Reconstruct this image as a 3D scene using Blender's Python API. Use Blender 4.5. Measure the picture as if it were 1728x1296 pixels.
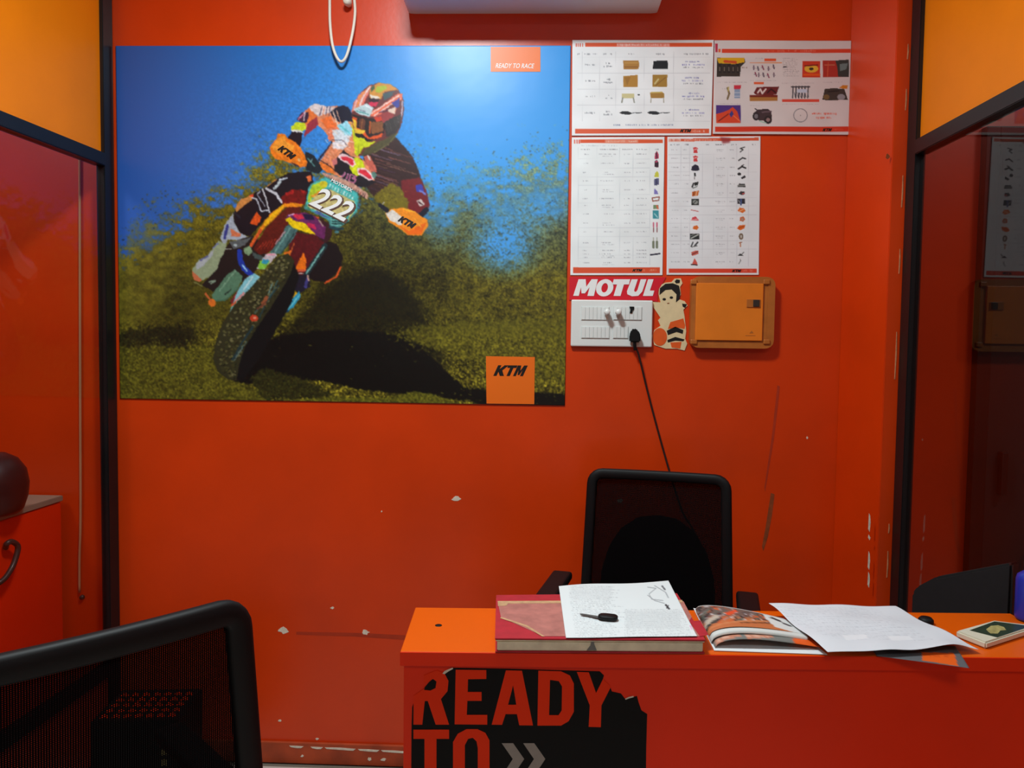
import bpy, bmesh, math, random
import numpy as np
from math import sin, cos, tan, pi
from mathutils import Vector, Matrix

random.seed(7)
RNG = np.random.default_rng(11)
for o in list(bpy.data.objects):
    bpy.data.objects.remove(o)
SC = bpy.context.scene
COL = SC.collection

# ------------------------------------------------------------------ camera, world, lamps, exposure
FPX, YAW, PITCH, ROLL, DIST, EYE = 1300.0, .035, .05, .013, 2.6, 1.466
CC = np.array([0, -DIST, EYE])
_F = np.array([-sin(YAW), cos(YAW), -tan(PITCH)]); _F /= np.linalg.norm(_F)
_r0 = np.cross(_F, [0, 0, 1]); _r0 /= np.linalg.norm(_r0)
_u0 = np.cross(_r0, _F)
_R = _r0 * cos(ROLL) + _u0 * sin(ROLL)
_U = _u0 * cos(ROLL) - _r0 * sin(ROLL)
cam_data = bpy.data.cameras.new('camera')
cam = bpy.data.objects.new('camera', cam_data)
COL.objects.link(cam)
cam.matrix_world = Matrix(((_R[0], _U[0], -_F[0], CC[0]), (_R[1], _U[1], -_F[1], CC[1]),
                           (_R[2], _U[2], -_F[2], CC[2]), (0, 0, 0, 1)))
cam_data.sensor_width = 36.0
cam_data.lens = 36.0 * FPX / 1728.0
cam_data.clip_start = .02
SC.camera = cam

world = bpy.data.worlds.new('world')
SC.world = world
world.use_nodes = True
world.node_tree.nodes['Background'].inputs[0].default_value = (.5, .6, .8, 1)
world.node_tree.nodes['Background'].inputs[1].default_value = .012

def lamp(name, loc, size, power, color, target=None, size_y=None, spread=None):
    l = bpy.data.lights.new(name, 'AREA')
    l.energy = power; l.color = color; l.size = size
    if size_y:
        l.shape = 'RECTANGLE'; l.size_y = size_y
    if spread: l.spread = spread
    o = bpy.data.objects.new(name, l)
    COL.objects.link(o)
    o.location = loc
    if target is not None:
        d = Vector(target) - Vector(loc)
        o.rotation_euler = d.to_track_quat('-Z', 'Y').to_euler()
    return o

COOL = (.85, .97, .99)
lamp('ceiling_lamp_and_fill', (-.38, -1.20, 2.97), .28, 44, COOL)
lamp('ceiling_lamp_and_fill', (.35, -3.3, 2.97), .6, 17, COOL)  # unseen fill lamp added behind the camera, lifts the counter front
lamp('neighbour_fill', (-2.4, -1.2, 2.97), .4, 17, COOL)  # unseen lamp added to brighten the wall behind the left glass
lamp('neighbour_fill', (2.1, -1.3, 2.97), .4, 9, COOL)  # dimmer unseen lamp, added for the wall strip behind the right glass

SC.view_settings.view_transform = 'Standard'
SC.view_settings.look = 'None'
SC.view_settings.gamma = 1
SC.view_settings.use_curve_mapping = False
SC.view_settings.exposure = 0.0

# ------------------------------------------------------------------ geometry of the view (to measure places on real planes)
def P(px, py, n, d):
    v = _F + _R * ((px - 864) / FPX) - _U * ((py - 648) / FPX)
    n = np.array(n, float)
    t = (d - n @ CC) / (n @ v)
    return Vector(CC + v * t)
def W(px, py, Y=0.0): return P(px, py, (0, 1, 0), Y)
def T(px, py, z): return P(px, py, (0, 0, 1), z)
def proj(a):
    v = np.asarray(a, float) - CC
    z = v @ _F
    return 864 + FPX * (v @ _R) / z, 648 - FPX * (v @ _U) / z

# ------------------------------------------------------------------ materials
def lin(c):
    c = np.asarray(c, float) / 255.0
    return np.where(c <= .04045, c / 12.92, ((c + .055) / 1.055) ** 2.4)
def rgba(c): return tuple(float(x) for x in lin(c)) + (1.0,)

def mat(name, col, rough=.5, metal=0.0, vary=0.0, vscale=6.0, bump=0.0, bscale=200.0, spec=.5, coat=0.0):
    m = bpy.data.materials.new(name)
    m.use_nodes = True
    nt = m.node_tree
    b = nt.nodes['Principled BSDF']
    b.inputs['Roughness'].default_value = rough
    b.inputs['Metallic'].default_value = metal
    b.inputs['Specular IOR Level'].default_value = spec
    if coat: b.inputs['Coat Weight'].default_value = coat
    c = rgba(col)
    tc = nt.nodes.new('ShaderNodeTexCoord')
    if vary:
        n = nt.nodes.new('ShaderNodeTexNoise'); n.inputs['Scale'].default_value = vscale
        n.inputs['Detail'].default_value = 6
        nt.links.new(tc.outputs['Object'], n.inputs['Vector'])
        r = nt.nodes.new('ShaderNodeValToRGB')
        r.color_ramp.elements[0].position = .3; r.color_ramp.elements[1].position = .7
        r.color_ramp.elements[0].color = tuple(x * (1 - vary) for x in c[:3]) + (1,)
        r.color_ramp.elements[1].color = tuple(min(1, x * (1 + vary)) for x in c[:3]) + (1,)
        nt.links.new(n.outputs['Fac'], r.inputs['Fac'])
        nt.links.new(r.outputs['Color'], b.inputs['Base Color'])
    else:
        b.inputs['Base Color'].default_value = c
    if bump:
        n2 = nt.nodes.new('ShaderNodeTexNoise'); n2.inputs['Scale'].default_value = bscale
        nt.links.new(tc.outputs['Object'], n2.inputs['Vector'])
        bp = nt.nodes.new('ShaderNodeBump'); bp.inputs['Strength'].default_value = bump
        bp.inputs['Distance'].default_value = .002
        nt.links.new(n2.outputs['Fac'], bp.inputs['Height'])
        nt.links.new(bp.outputs['Normal'], b.inputs['Normal'])
    return m

def print_mat(name, rough=.35, spec=.5, bump=0):
    m = bpy.data.materials.new(name); m.use_nodes = True
    nt = m.node_tree; b = nt.nodes['Principled BSDF']
    a = nt.nodes.new('ShaderNodeAttribute'); a.attribute_name = 'ink'
    nt.links.new(a.outputs['Color'], b.inputs['Base Color'])
    b.inputs['Roughness'].default_value = rough
    b.inputs['Specular IOR Level'].default_value = spec
    if bump:
        tc = nt.nodes.new('ShaderNodeTexCoord')
        n2 = nt.nodes.new('ShaderNodeTexNoise'); n2.inputs['Scale'].default_value = 7
        nt.links.new(tc.outputs['Object'], n2.inputs['Vector'])
        bp = nt.nodes.new('ShaderNodeBump'); bp.inputs['Strength'].default_value = bump
        bp.inputs['Distance'].default_value = .01
        nt.links.new(n2.outputs['Fac'], bp.inputs['Height'])
        nt.links.new(bp.outputs['Normal'], b.inputs['Normal'])
    return m

def glass_mat(name, tint):
    m = bpy.data.materials.new(name); m.use_nodes = True
    nt = m.node_tree; nt.nodes.clear()
    out = nt.nodes.new('ShaderNodeOutputMaterial')
    mix = nt.nodes.new('ShaderNodeMixShader')
    tr = nt.nodes.new('ShaderNodeBsdfTransparent'); tr.inputs[0].default_value = tint + (1,)
    gl = nt.nodes.new('ShaderNodeBsdfGlossy'); gl.inputs['Roughness'].default_value = .01
    fr = nt.nodes.new('ShaderNodeFresnel'); fr.inputs['IOR'].default_value = 1.5
    ge = nt.nodes.new('ShaderNodeNewGeometry')       # each pane face reflects once, from its outer side
    sub = nt.nodes.new('ShaderNodeMath'); sub.operation = 'SUBTRACT'; sub.inputs[0].default_value = 1.0
    mu = nt.nodes.new('ShaderNodeMath'); mu.operation = 'MULTIPLY'
    nt.links.new(ge.outputs['Backfacing'], sub.inputs[1]); nt.links.new(sub.outputs[0], mu.inputs[0]); nt.links.new(fr.outputs[0], mu.inputs[1])
    nt.links.new(mu.outputs[0], mix.inputs[0]); nt.links.new(tr.outputs[0], mix.inputs[1])
    nt.links.new(gl.outputs[0], mix.inputs[2]); nt.links.new(mix.outputs[0], out.inputs[0])
    return m

def weave_mat(name, col, cover):
    # a woven mesh: black threads with open holes between them
    m = bpy.data.materials.new(name); m.use_nodes = True
    nt = m.node_tree; nt.nodes.clear()
    out = nt.nodes.new('ShaderNodeOutputMaterial')
    mix = nt.nodes.new('ShaderNodeMixShader')
    tr = nt.nodes.new('ShaderNodeBsdfTransparent')
    df = nt.nodes.new('ShaderNodeBsdfDiffuse'); df.inputs[0].default_value = rgba(col)
    tc = nt.nodes.new('ShaderNodeTexCoord')
    sep = nt.nodes.new('ShaderNodeSeparateXYZ')
    nt.links.new(tc.outputs['Object'], sep.inputs[0])
    facs = []
    for ax, per in (('X', .0032), ('Z', .0026)):
        d = nt.nodes.new('ShaderNodeMath'); d.operation = 'DIVIDE'; d.inputs[1].default_value = per
        f = nt.nodes.new('ShaderNodeMath'); f.operation = 'FRACT'
        g = nt.nodes.new('ShaderNodeMath'); g.operation = 'LESS_THAN'; g.inputs[1].default_value = math.sqrt(1 - cover)
        nt.links.new(sep.outputs[ax], d.inputs[0]); nt.links.new(d.outputs[0], f.inputs[0]); nt.links.new(f.outputs[0], g.inputs[0])
        facs.append(g)
    mul = nt.nodes.new('ShaderNodeMath'); mul.operation = 'MULTIPLY'
    nt.links.new(facs[0].outputs[0], mul.inputs[0]); nt.links.new(facs[1].outputs[0], mul.inputs[1])
    nt.links.new(mul.outputs[0], mix.inputs[0])
    nt.links.new(df.outputs[0], mix.inputs[1]); nt.links.new(tr.outputs[0], mix.inputs[2])
    nt.links.new(mix.outputs[0], out.inputs[0])
    return m

M = {}
M['wall'] = mat('orange_wall_paint', (214, 60, 2), .33, vary=.10, vscale=3.0, bump=.10, bscale=60, spec=.55)
M['cream'] = mat('cream_paint', (150, 132, 112), .6, vary=.05)
M['ceil'] = mat('ceiling_paint', (215, 212, 205), .7, vary=.03)
M['tile'] = mat('pale_floor_tile', (200, 195, 185), .3, vary=.08, vscale=9)
M['grout'] = mat('grout', (120, 112, 100), .8)
M['skirt'] = mat('skirting_paint', (170, 66, 28), .5, vary=.3, vscale=12)
M['black_metal'] = mat('black_aluminium', (26, 28, 30), .33, .3, vary=.1)
M['amber'] = mat('amber_laminate', (240, 130, 0), .45, vary=.04, spec=.3)
M['low_panel'] = mat('orange_laminate_low', (205, 50, 6), .4, vary=.05)
M['glass_l'] = glass_mat('lightly_tinted_glass', (.90, .88, .88))
M['glass_r'] = glass_mat('dark_tinted_glass', (.86, .84, .84))
M['chip'] = mat('bare_plaster', (225, 215, 195), .8, vary=.15, vscale=80)
M['scuff'] = mat('scuff', (140, 66, 24), .7, vary=.25, vscale=60)
M['faint'] = mat('faint_smear', (176, 50, 10), .6, vary=.1, vscale=30)
M['worn'] = mat('worn_edge', (206, 140, 96), .8, vary=.25, vscale=80)
M['desk'] = mat('orange_desk_laminate', (248, 50, 1), .4, vary=.05, vscale=4, spec=.3)
M['desk_lit_top'] = mat('lit_orange_desk_top', (226, 92, 0), .36, vary=.03, vscale=4, spec=.35)  # same laminate as the front, with its lit look put into the colour
M['black'] = mat('black_plastic', (9, 9, 11), .55, vary=.1, spec=.28)
M['blackfab'] = mat('black_fabric', (16, 16, 18), .85, vary=.2, vscale=60)
M['weave'] = weave_mat('black_chair_mesh', (14, 12, 13), .973)
M['weave_near'] = weave_mat('black_chair_mesh_visitor', (14, 13, 14), .925)
M['white_pl'] = mat('white_plastic', (226, 230, 228), .35, vary=.02)
M['white_pl2'] = mat('white_switch_modules', (205, 212, 210), .35, vary=.03)
M['ac'] = mat('aircon_white', (222, 222, 226), .4, vary=.02)
M['ac_dark'] = mat('aircon_outlet', (60, 60, 64), .6)
M['cable_w'] = mat('white_cable', (230, 222, 208), .5, vary=.04)
M['cable_p'] = mat('pale_tan_cable', (196, 140, 100), .55, vary=.08)  # white cable toned down to a pale tan
M['cable_b'] = mat('black_cable', (34, 18, 18), .5)
M['red_sign'] = mat('sign_red', (212, 20, 42), .4, vary=.03)
M['white_ink'] = mat('white_ink', (238, 240, 240), .45)
M['black_ink'] = mat('black_ink', (14, 12, 12), .45)
M['brown_ink'] = mat('brown_ink', (96, 70, 60), .45)
M['orange_ink'] = mat('orange_ink', (240, 112, 20), .4)
M['box_frame'] = mat('tan_orange_steel', (176, 100, 34), .45, vary=.12, vscale=25)
M['box_door'] = mat('orange_steel_door', (226, 122, 22), .45, vary=.06, vscale=12)
M['dark_latch'] = mat('dark_latch', (60, 52, 48), .4, .3)
M['cream_pl'] = mat('cream_sticker', (225, 205, 160), .5, vary=.05, vscale=40)
M['sticker_or'] = mat('sticker_orange', (225, 90, 25), .45, vary=.06, vscale=40)
M['key_steel'] = mat('dull_key_steel', (92, 90, 88), .7, 0, vary=.1, spec=.2)
M['steel'] = mat('steel', (170, 168, 165), .3, .9)
M['ledger_red'] = mat('ledger_red_cloth', (176, 30, 44), .6, vary=.1, vscale=50)
M['ledger_pink'] = mat('ledger_faded_panel', (176, 110, 100), .7, vary=.18, vscale=40)
M['ledger_tan'] = mat('ledger_worn_edge', (190, 150, 110), .8, vary=.2, vscale=60)
M['pages'] = mat('paper_block', (240, 228, 198), .8, vary=.18, vscale=30)
M['paper'] = mat('white_paper', (226, 230, 232), .7, vary=.02)
M['grey_pg'] = mat('grey_page', (120, 122, 120), .45, vary=.08, vscale=20)
M['sticker_blk'] = mat('black_sticker', (9, 8, 9), .55, vary=.1, spec=.2)
M['sticker_txt'] = mat('sticker_orange_letters', (248, 54, 2), .5, vary=.04, spec=.2)
M['sticker_gry'] = mat('sticker_grey', (150, 142, 134), .45, vary=.05, vscale=60)
M['green_top'] = mat('dark_green_panel', (48, 66, 52), .25, vary=.1, vscale=40)
M['pale_emblem'] = mat('pale_emblem', (175, 165, 105), .4, vary=.3, vscale=120)
M['white_slab'] = mat('ivory_plastic', (222, 218, 196), .4, vary=.02)
M['blue_bottle'] = mat('blue_bottle', (30, 50, 165), .3, vary=.06, vscale=20)
M['helmet'] = mat('dark_shell', (30, 20, 24), .4, vary=.15, vscale=15)
M['carton'] = mat('black_carton', (24, 22, 24), .5, vary=.15, vscale=20)
M['ink_print'] = print_mat('printed_sheet', .45, .4)
M['ink_poster'] = print_mat('printed_poster', .36, .5, bump=.10)
M['ink_matte'] = print_mat('printed_paper', .6, .3)

# ------------------------------------------------------------------ mesh helpers
def link(name, me, m=None, parent=None):
    o = bpy.data.objects.new(name, me)
    COL.objects.link(o)
    if m is not None and me is not None: me.materials.append(m)
    if parent is not None: o.parent = parent
    return o
def from_bm(name, bm, m, parent=None, smooth=False):
    me = bpy.data.meshes.new(name)
    bmesh.ops.recalc_face_normals(bm, faces=bm.faces)
    bm.to_mesh(me); bm.free()
    if smooth:
        for p in me.polygons: p.use_smooth = True
    return link(name, me, m, parent)
def empty(name, loc=(0, 0, 0), rz=0.0):
    o = bpy.data.objects.new(name, None); COL.objects.link(o)
    o.empty_display_size = .05
    o.location = loc; o.rotation_euler = (0, 0, rz)
    return o
def tag(o, label, cat, group=None):
    o['label'] = label; o['category'] = cat
    if group: o['group'] = group
    return o
def struct(o):
    o['kind'] = 'structure'; return o

def bm_box(bm, lo, hi, bev=0.0, seg=2):
    c = [(a + b) / 2 for a, b in zip(lo, hi)]; s = [abs(b - a) for a, b in zip(lo, hi)]
    r = bmesh.ops.create_cube(bm, size=1, matrix=Matrix.Translation(c) @ Matrix.Diagonal(s + [1]))
    if bev:
        es = set(e for v in r['verts'] for e in v.link_edges)
        bmesh.ops.bevel(bm, geom=list(es), offset=bev, segments=seg, affect='EDGES', profile=.5)
def box(name, lo, hi, m, parent=None, bev=0.0, seg=2):
    bm = bmesh.new(); bm_box(bm, lo, hi, bev, seg)
    return from_bm(name, bm, m, parent)
def obox(name, a, b, w, z0, z1, m, parent=None, bev=0.0):
    """box running from a to b (x,y), w wide towards its left, between two heights"""
    a = Vector((a[0], a[1], 0)); b = Vector((b[0], b[1], 0))
    d = (b - a).normalized(); n = Vector((-d.y, d.x, 0))
    pts = [a, b, b + n * w, a + n * w]
    return prism(name, [(p.x, p.y, z0) for p in pts], (0, 0, z1 - z0), m, parent, bev)
def prism(name, pts, off, m, parent=None, bev=0.0):
    bm = bmesh.new()
    off = Vector(off)
    v0 = [bm.verts.new(Vector(p)) for p in pts]
    v1 = [bm.verts.new(Vector(p) + off) for p in pts]
    n = len(pts)
    bm.faces.new(v0); bm.faces.new(v1[::-1])
    for i in range(n): bm.faces.new((v0[i], v1[i], v1[(i + 1) % n], v0[(i + 1) % n]))
    if bev: bmesh.ops.bevel(bm, geom=bm.edges[:], offset=bev, segments=2, affect='EDGES')
    bmesh.ops.triangulate(bm, faces=[f for f in bm.faces if len(f.verts) > 4])
    return from_bm(name, bm, m, parent)
def smooth_path(pts, n=8, closed=False):
    pts = [Vector(p) for p in pts]; out = []
    L = len(pts)
    rng = range(L if closed else L - 1)
    for i in rng:
        g = (lambda k: pts[k % L]) if closed else (lambda k: pts[max(0, min(L - 1, k))])
        a, b, c, d = g(i - 1), g(i), g(i + 1), g(i + 2)
        for k in range(n):
            t = k / n
            out.append(.5 * ((2 * b) + (c - a) * t + (2 * a - 5 * b + 4 * c - d) * t * t + (3 * b - a - 3 * c + d) * t ** 3))
    if not closed: out.append(pts[-1])
    return out
def bm_sweep(bm, path, prof, closed=False, ref=Vector((0, 1, 0)), scale=None):
    """sweep a 2D profile (u along the side vector, v along ref) along a path"""
    n = len(path); rings = []
    for i, p in enumerate(path):
        if closed: t = path[(i + 1) % n] - path[i - 1]
        else: t = path[min(n - 1, i + 1)] - path[max(0, i - 1)]
        t.normalize()
        s = t.cross(ref)
        if s.length < 1e-5: s = t.cross(Vector((1, 0, 0)))
        s.normalize(); w = s.cross(t).normalized()
        k = scale[i] if scale else 1
        rings.append([bm.verts.new(p + s * (u * k) + w * (v * k)) for u, v in prof])
    m = len(prof)
    for i in range(n if closed else n - 1):
        a, b = rings[i], rings[(i + 1) % n]
        for j in range(m): bm.faces.new((a[j], a[(j + 1) % m], b[(j + 1) % m], b[j]))
    if not closed:
        bm.faces.new(rings[0]); bm.faces.new(rings[-1][::-1])
def circ(r, n=10, ry=None): return [(r * cos(2 * pi * k / n), (ry or r) * sin(2 * pi * k / n)) for k in range(n)]
def tube(name, pts, r, m, parent=None, n=8, sm=6, ref=Vector((0, 1, 0)), closed=False, prof=None):
    bm = bmesh.new()
    path = smooth_path(pts, sm, closed) if sm else [Vector(p) for p in pts]
    bm_sweep(bm, path, prof or circ(r, n), closed, ref)
    return from_bm(name, bm, m, parent, True)
def lathe(name, prof, m, parent=None, n=24, loc=(0, 0, 0), axis='Z'):
    bm = bmesh.new(); rings = []
    for r, z in prof:
        if r < 1e-6: rings.append([bm.verts.new((0, 0, z))])
        else: rings.append([bm.verts.new((r * cos(2 * pi * k / n), r * sin(2 * pi * k / n), z)) for k in range(n)])
    for a, b in zip(rings, rings[1:]):
        for k in range(n):
            if len(a) == 1 and len(b) == 1: continue
            if len(a) == 1: bm.faces.new((a[0], b[k], b[(k + 1) % n]))
            elif len(b) == 1: bm.faces.new((a[k], a[(k + 1) % n], b[0]))
            else: bm.faces.new((a[k], a[(k + 1) % n], b[(k + 1) % n], b[k]))
    if axis == 'Y': bmesh.ops.rotate(bm, verts=bm.verts, matrix=Matrix.Rotation(pi / 2, 3, 'X'))   # axis towards the room (-Y)
    bmesh.ops.translate(bm, verts=bm.verts, vec=Vector(loc))
    return from_bm(name, bm, m, parent, True)

def filled(contours):
    """fill 2D contours (holes by even-odd) and return verts, faces"""
    cu = bpy.data.curves.new('outline', 'CURVE'); cu.dimensions = '2D'; cu.fill_mode = 'BOTH'
    for c in contours:
        s = cu.splines.new('POLY'); s.points.add(len(c) - 1); s.use_cyclic_u = True
        for p, (x, y) in zip(s.points, c): p.co = (x, y, 0, 1)
    o = bpy.data.objects.new('outline', cu); COL.objects.link(o)
    dg = bpy.context.evaluated_depsgraph_get()
    me = o.evaluated_get(dg).to_mesh()
    vs = [(v.co.x, v.co.y) for v in me.vertices]; fs = [tuple(p.vertices) for p in me.polygons]
    o.evaluated_get(dg).to_mesh_clear()
    bpy.data.objects.remove(o); bpy.data.curves.remove(cu)
    return vs, fs
def decal(name, contours, mapf, m, parent=None, depth=None):
    """flat print: 2D contours mapped on a surface; depth is a small offset vector for thickness"""
    vs, fs = filled(contours)
    me = bpy.data.meshes.new(name)
    me.from_pydata([tuple(mapf(x, y)) for x, y in vs], [], fs)
    bm = bmesh.new(); bm.from_mesh(me)
    bmesh.ops.remove_doubles(bm, verts=bm.verts, dist=1e-6)
    if depth is not None:
        r = bmesh.ops.extrude_face_region(bm, geom=bm.faces[:])
        vv = [g for g in r['geom'] if isinstance(g, bmesh.types.BMVert)]
        bmesh.ops.translate(bm, verts=vv, vec=Vector(depth))
    bpy.data.meshes.remove(me)
    return from_bm(name, bm, m, parent)
def text_shape(s, bold=.0):
    cu = bpy.data.curves.new('lettering', 'FONT'); cu.body = s; cu.offset = bold
    cu.align_x = 'CENTER'; cu.align_y = 'CENTER'; cu.resolution_u = 3
    o = bpy.data.objects.new('lettering', cu); COL.objects.link(o)
    dg = bpy.context.evaluated_depsgraph_get(); dg.update()
    me = o.evaluated_get(dg).to_mesh()
    vs = np.array([(v.co.x, v.co.y) for v in me.vertices]); fs = [tuple(p.vertices) for p in me.polygons]
    o.evaluated_get(dg).to_mesh_clear()
    bpy.data.objects.remove(o); bpy.data.curves.remove(cu)
    lo, hi = vs.min(0), vs.max(0)
    vs = (vs - (lo + hi) / 2) / (hi - lo)            # unit box
    return vs, fs
def lettering(name, s, cx, cy, w, h, mapf, m, parent=None, ang=0.0, shear=0.0, bold=.02):
    """letters centred at picture place cx,cy, w by h pixels, mapped with mapf"""
    vs, fs = text_shape(s, bold)
    pts = []
    ca, sa = cos(ang), sin(ang)
    for x, y in vs:
        X = x * w + shear * y * h; Y = -y * h
        pts.append(tuple(mapf(cx + X * ca - Y * sa, cy + X * sa + Y * ca)))
    me = bpy.data.meshes.new(name); me.from_pydata(pts, [], fs)
    return link(name, me, m, parent)

LOGO = [[(0, 0), (.11, 0), (.11, .36), (.22, 0), (.36, 0), (.22, .48), (.36, 1), (.22, 1), (.11, .62), (.11, 1), (0, 1)],
        [(.345, 0), (.655, 0), (.655, .24), (.555, .24), (.555, 1), (.445, 1), (.445, .24), (.345, .24)],
        [(.665, 1), (.665, 0), (.78, 0), (.83, .5), (.88, 0), (1, 0), (1, 1), (.9, 1), (.9, .42), (.86, .9), (.80, .9), (.76, .42), (.76, 1)]]
def logo_letters(cx, cy, w, h, mapf, m, ang=0.0, shear=.35):
    ca, sa = cos(ang), sin(ang); out = []
    for L in LOGO:
        q = []
        for x, y in L:
            X = (x - .5) * w - (y - .5) * shear * h; Y = (y - .5) * h
            q.append((cx + X * ca - Y * sa, cy + X * sa + Y * ca))
        out.append(q)
    return decal('lettering', out, mapf, m)

# ------------------------------------------------------------------ a small painter for flat print (posters, sheets)
def vnoise(h, w, cell, seed, aniso=1.0):
    g = np.random.default_rng(seed)
    gy, gx = int(h / cell) + 3, int(w / (cell * aniso)) + 3
    a = g.random((gy, gx))
    y = np.arange(h) / cell; x = np.arange(w) / (cell * aniso)
    yi = y.astype(int); xi = x.astype(int)
    fy = (y - yi)[:, None]; fx = (x - xi)[None, :]
    fy = fy * fy * (3 - 2 * fy); fx = fx * fx * (3 - 2 * fx)
    a00 = a[np.ix_(yi, xi)]; a01 = a[np.ix_(yi, xi + 1)]; a10 = a[np.ix_(yi + 1, xi)]; a11 = a[np.ix_(yi + 1, xi + 1)]
    return (a00 * (1 - fx) + a01 * fx) * (1 - fy) + (a10 * (1 - fx) + a11 * fx) * fy
def blur(a, k):
    k = int(k)
    if k < 1: return a
    for ax in (0, 1):
        for _ in range(2):
            c = np.cumsum(np.concatenate([np.repeat(np.take(a, [0], ax), k + 1, ax), a, np.repeat(np.take(a, [-1], ax), k, ax)], ax), axis=ax)
            n = a.shape[ax]
            a = (np.take(c, range(2 * k + 1, 2 * k + 1 + n), ax) - np.take(c, range(0, n), ax)) / (2 * k + 1)
    return a

class Canvas:
    """picture area x0..x1, y0..y1 drawn at s samples per unit"""
    def __init__(self, x0, y0, x1, y1, s, col):
        self.x0, self.y0, self.s = x0, y0, s
        self.w = int((x1 - x0) * s); self.h = int((y1 - y0) * s)
        self.a = np.ones((self.h, self.w, 3)) * np.array(col, float)
        self.zo = (0, 0, 1.0)
    def view(self, ox, oy, sc): self.zo = (ox, oy, sc)
    def tr(self, pts):
        ox, oy, sc = self.zo
        p = np.array(pts, float)
        return np.stack([(ox + p[:, 0] / sc - self.x0) * self.s, (oy + p[:, 1] / sc - self.y0) * self.s], 1)
    def mask(self, pts, pad=0):
        p = self.tr(pts)
        x0 = max(0, int(p[:, 0].min()) - 1 - pad); x1 = min(self.w, int(p[:, 0].max()) + 2 + pad)
        y0 = max(0, int(p[:, 1].min()) - 1 - pad); y1 = min(self.h, int(p[:, 1].max()) + 2 + pad)
        if x1 <= x0 or y1 <= y0: return None
        X = np.arange(x0, x1)[None, :] + .5; Y = np.arange(y0, y1)[:, None] + .5
        ins = np.zeros((y1 - y0, x1 - x0), bool)
        n = len(p)
        for i in range(n):
            ax, ay = p[i]; bx, by = p[(i + 1) % n]
            if ay == by: continue
            c = ((ay > Y) != (by > Y)) & (X < (bx - ax) * (Y - ay) / (by - ay) + ax)
            ins ^= c
        return (slice(y0, y1), slice(x0, x1)), ins.astype(float)
    def put(self, sl, m, col):
        self.a[sl] = self.a[sl] * (1 - m[..., None]) + np.array(col, float) * m[..., None]
    def poly(self, pts, col, soft=0, op=1.0, rag=0.0, seed=1):
        k = int(soft * self.s)
        r = self.mask(pts, 2 * k)
        if r is None: return
        sl, m = r
        if k: m = blur(m, k)
        if rag:
            nz = vnoise(m.shape[0], m.shape[1], 3 * self.s, seed)
            m = np.clip((m + (nz - .5) * rag - .25) * 2, 0, 1) * (m > .01)
        self.put(sl, m * op, col)
    def line(self, pts, w, col, op=1.0):
        p = self.tr(pts); r = w / self.zo[2] * self.s / 2
        x0 = max(0, int(p[:, 0].min() - r) - 1); x1 = min(self.w, int(p[:, 0].max() + r) + 2)
        y0 = max(0, int(p[:, 1].min() - r) - 1); y1 = min(self.h, int(p[:, 1].max() + r) + 2)
        if x1 <= x0 or y1 <= y0: return
        X = np.arange(x0, x1)[None, :] + .5; Y = np.arange(y0, y1)[:, None] + .5
        m = np.zeros((y1 - y0, x1 - x0))
        for a, b in zip(p, p[1:]):
            d = b - a; L = max(1e-6, d @ d)
            t = np.clip(((X - a[0]) * d[0] + (Y - a[1]) * d[1]) / L, 0, 1)
            q = np.hypot(X - a[0] - t * d[0], Y - a[1] - t * d[1])
            m = np.maximum(m, np.clip(r - q + .5, 0, 1))
        self.put((slice(y0, y1), slice(x0, x1)), m * op, col)
    def ell(self, cx, cy, rx, ry, col, ang=0, **k):
        ca, sa = cos(ang), sin(ang)
        self.poly([(cx + rx * cos(t) * ca - ry * sin(t) * sa, cy + rx * cos(t) * sa + ry * sin(t) * ca)
                   for t in np.linspace(0, 2 * pi, 22, endpoint=False)], col, **k)
    def rect(self, x0, y0, x1, y1, col, **k): self.poly([(x0, y0), (x1, y0), (x1, y1), (x0, y1)], col, **k)
    def scribble(self, x0, y0, x1, y1, col, seed, op=.8, gap=.25):
        """a line of writing too small to read: short marks"""
        g = random.Random(seed); x = x0; h = y1 - y0
        while x < x1:
            ww = h * g.uniform(.35, .9)
            if g.random() > gap:
                t = g.uniform(0, .3) * h
                self.rect(x, y0 + t, min(x1, x + ww * .75), y1 - g.uniform(0, .25) * h, col, op=op * g.uniform(.5, 1))
            x += ww
    def sample(self, px, py):
        x = np.clip((px - self.x0) * self.s - .5, 0, self.w - 1.001); y = np.clip((py - self.y0) * self.s - .5, 0, self.h - 1.001)
        xi = x.astype(int); yi = y.astype(int); fx = (x - xi)[:, None]; fy = (y - yi)[:, None]
        a = self.a
        return (a[yi, xi] * (1 - fx) + a[yi, xi + 1] * fx) * (1 - fy) + (a[yi + 1, xi] * (1 - fx) + a[yi + 1, xi + 1] * fx) * fy

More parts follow.
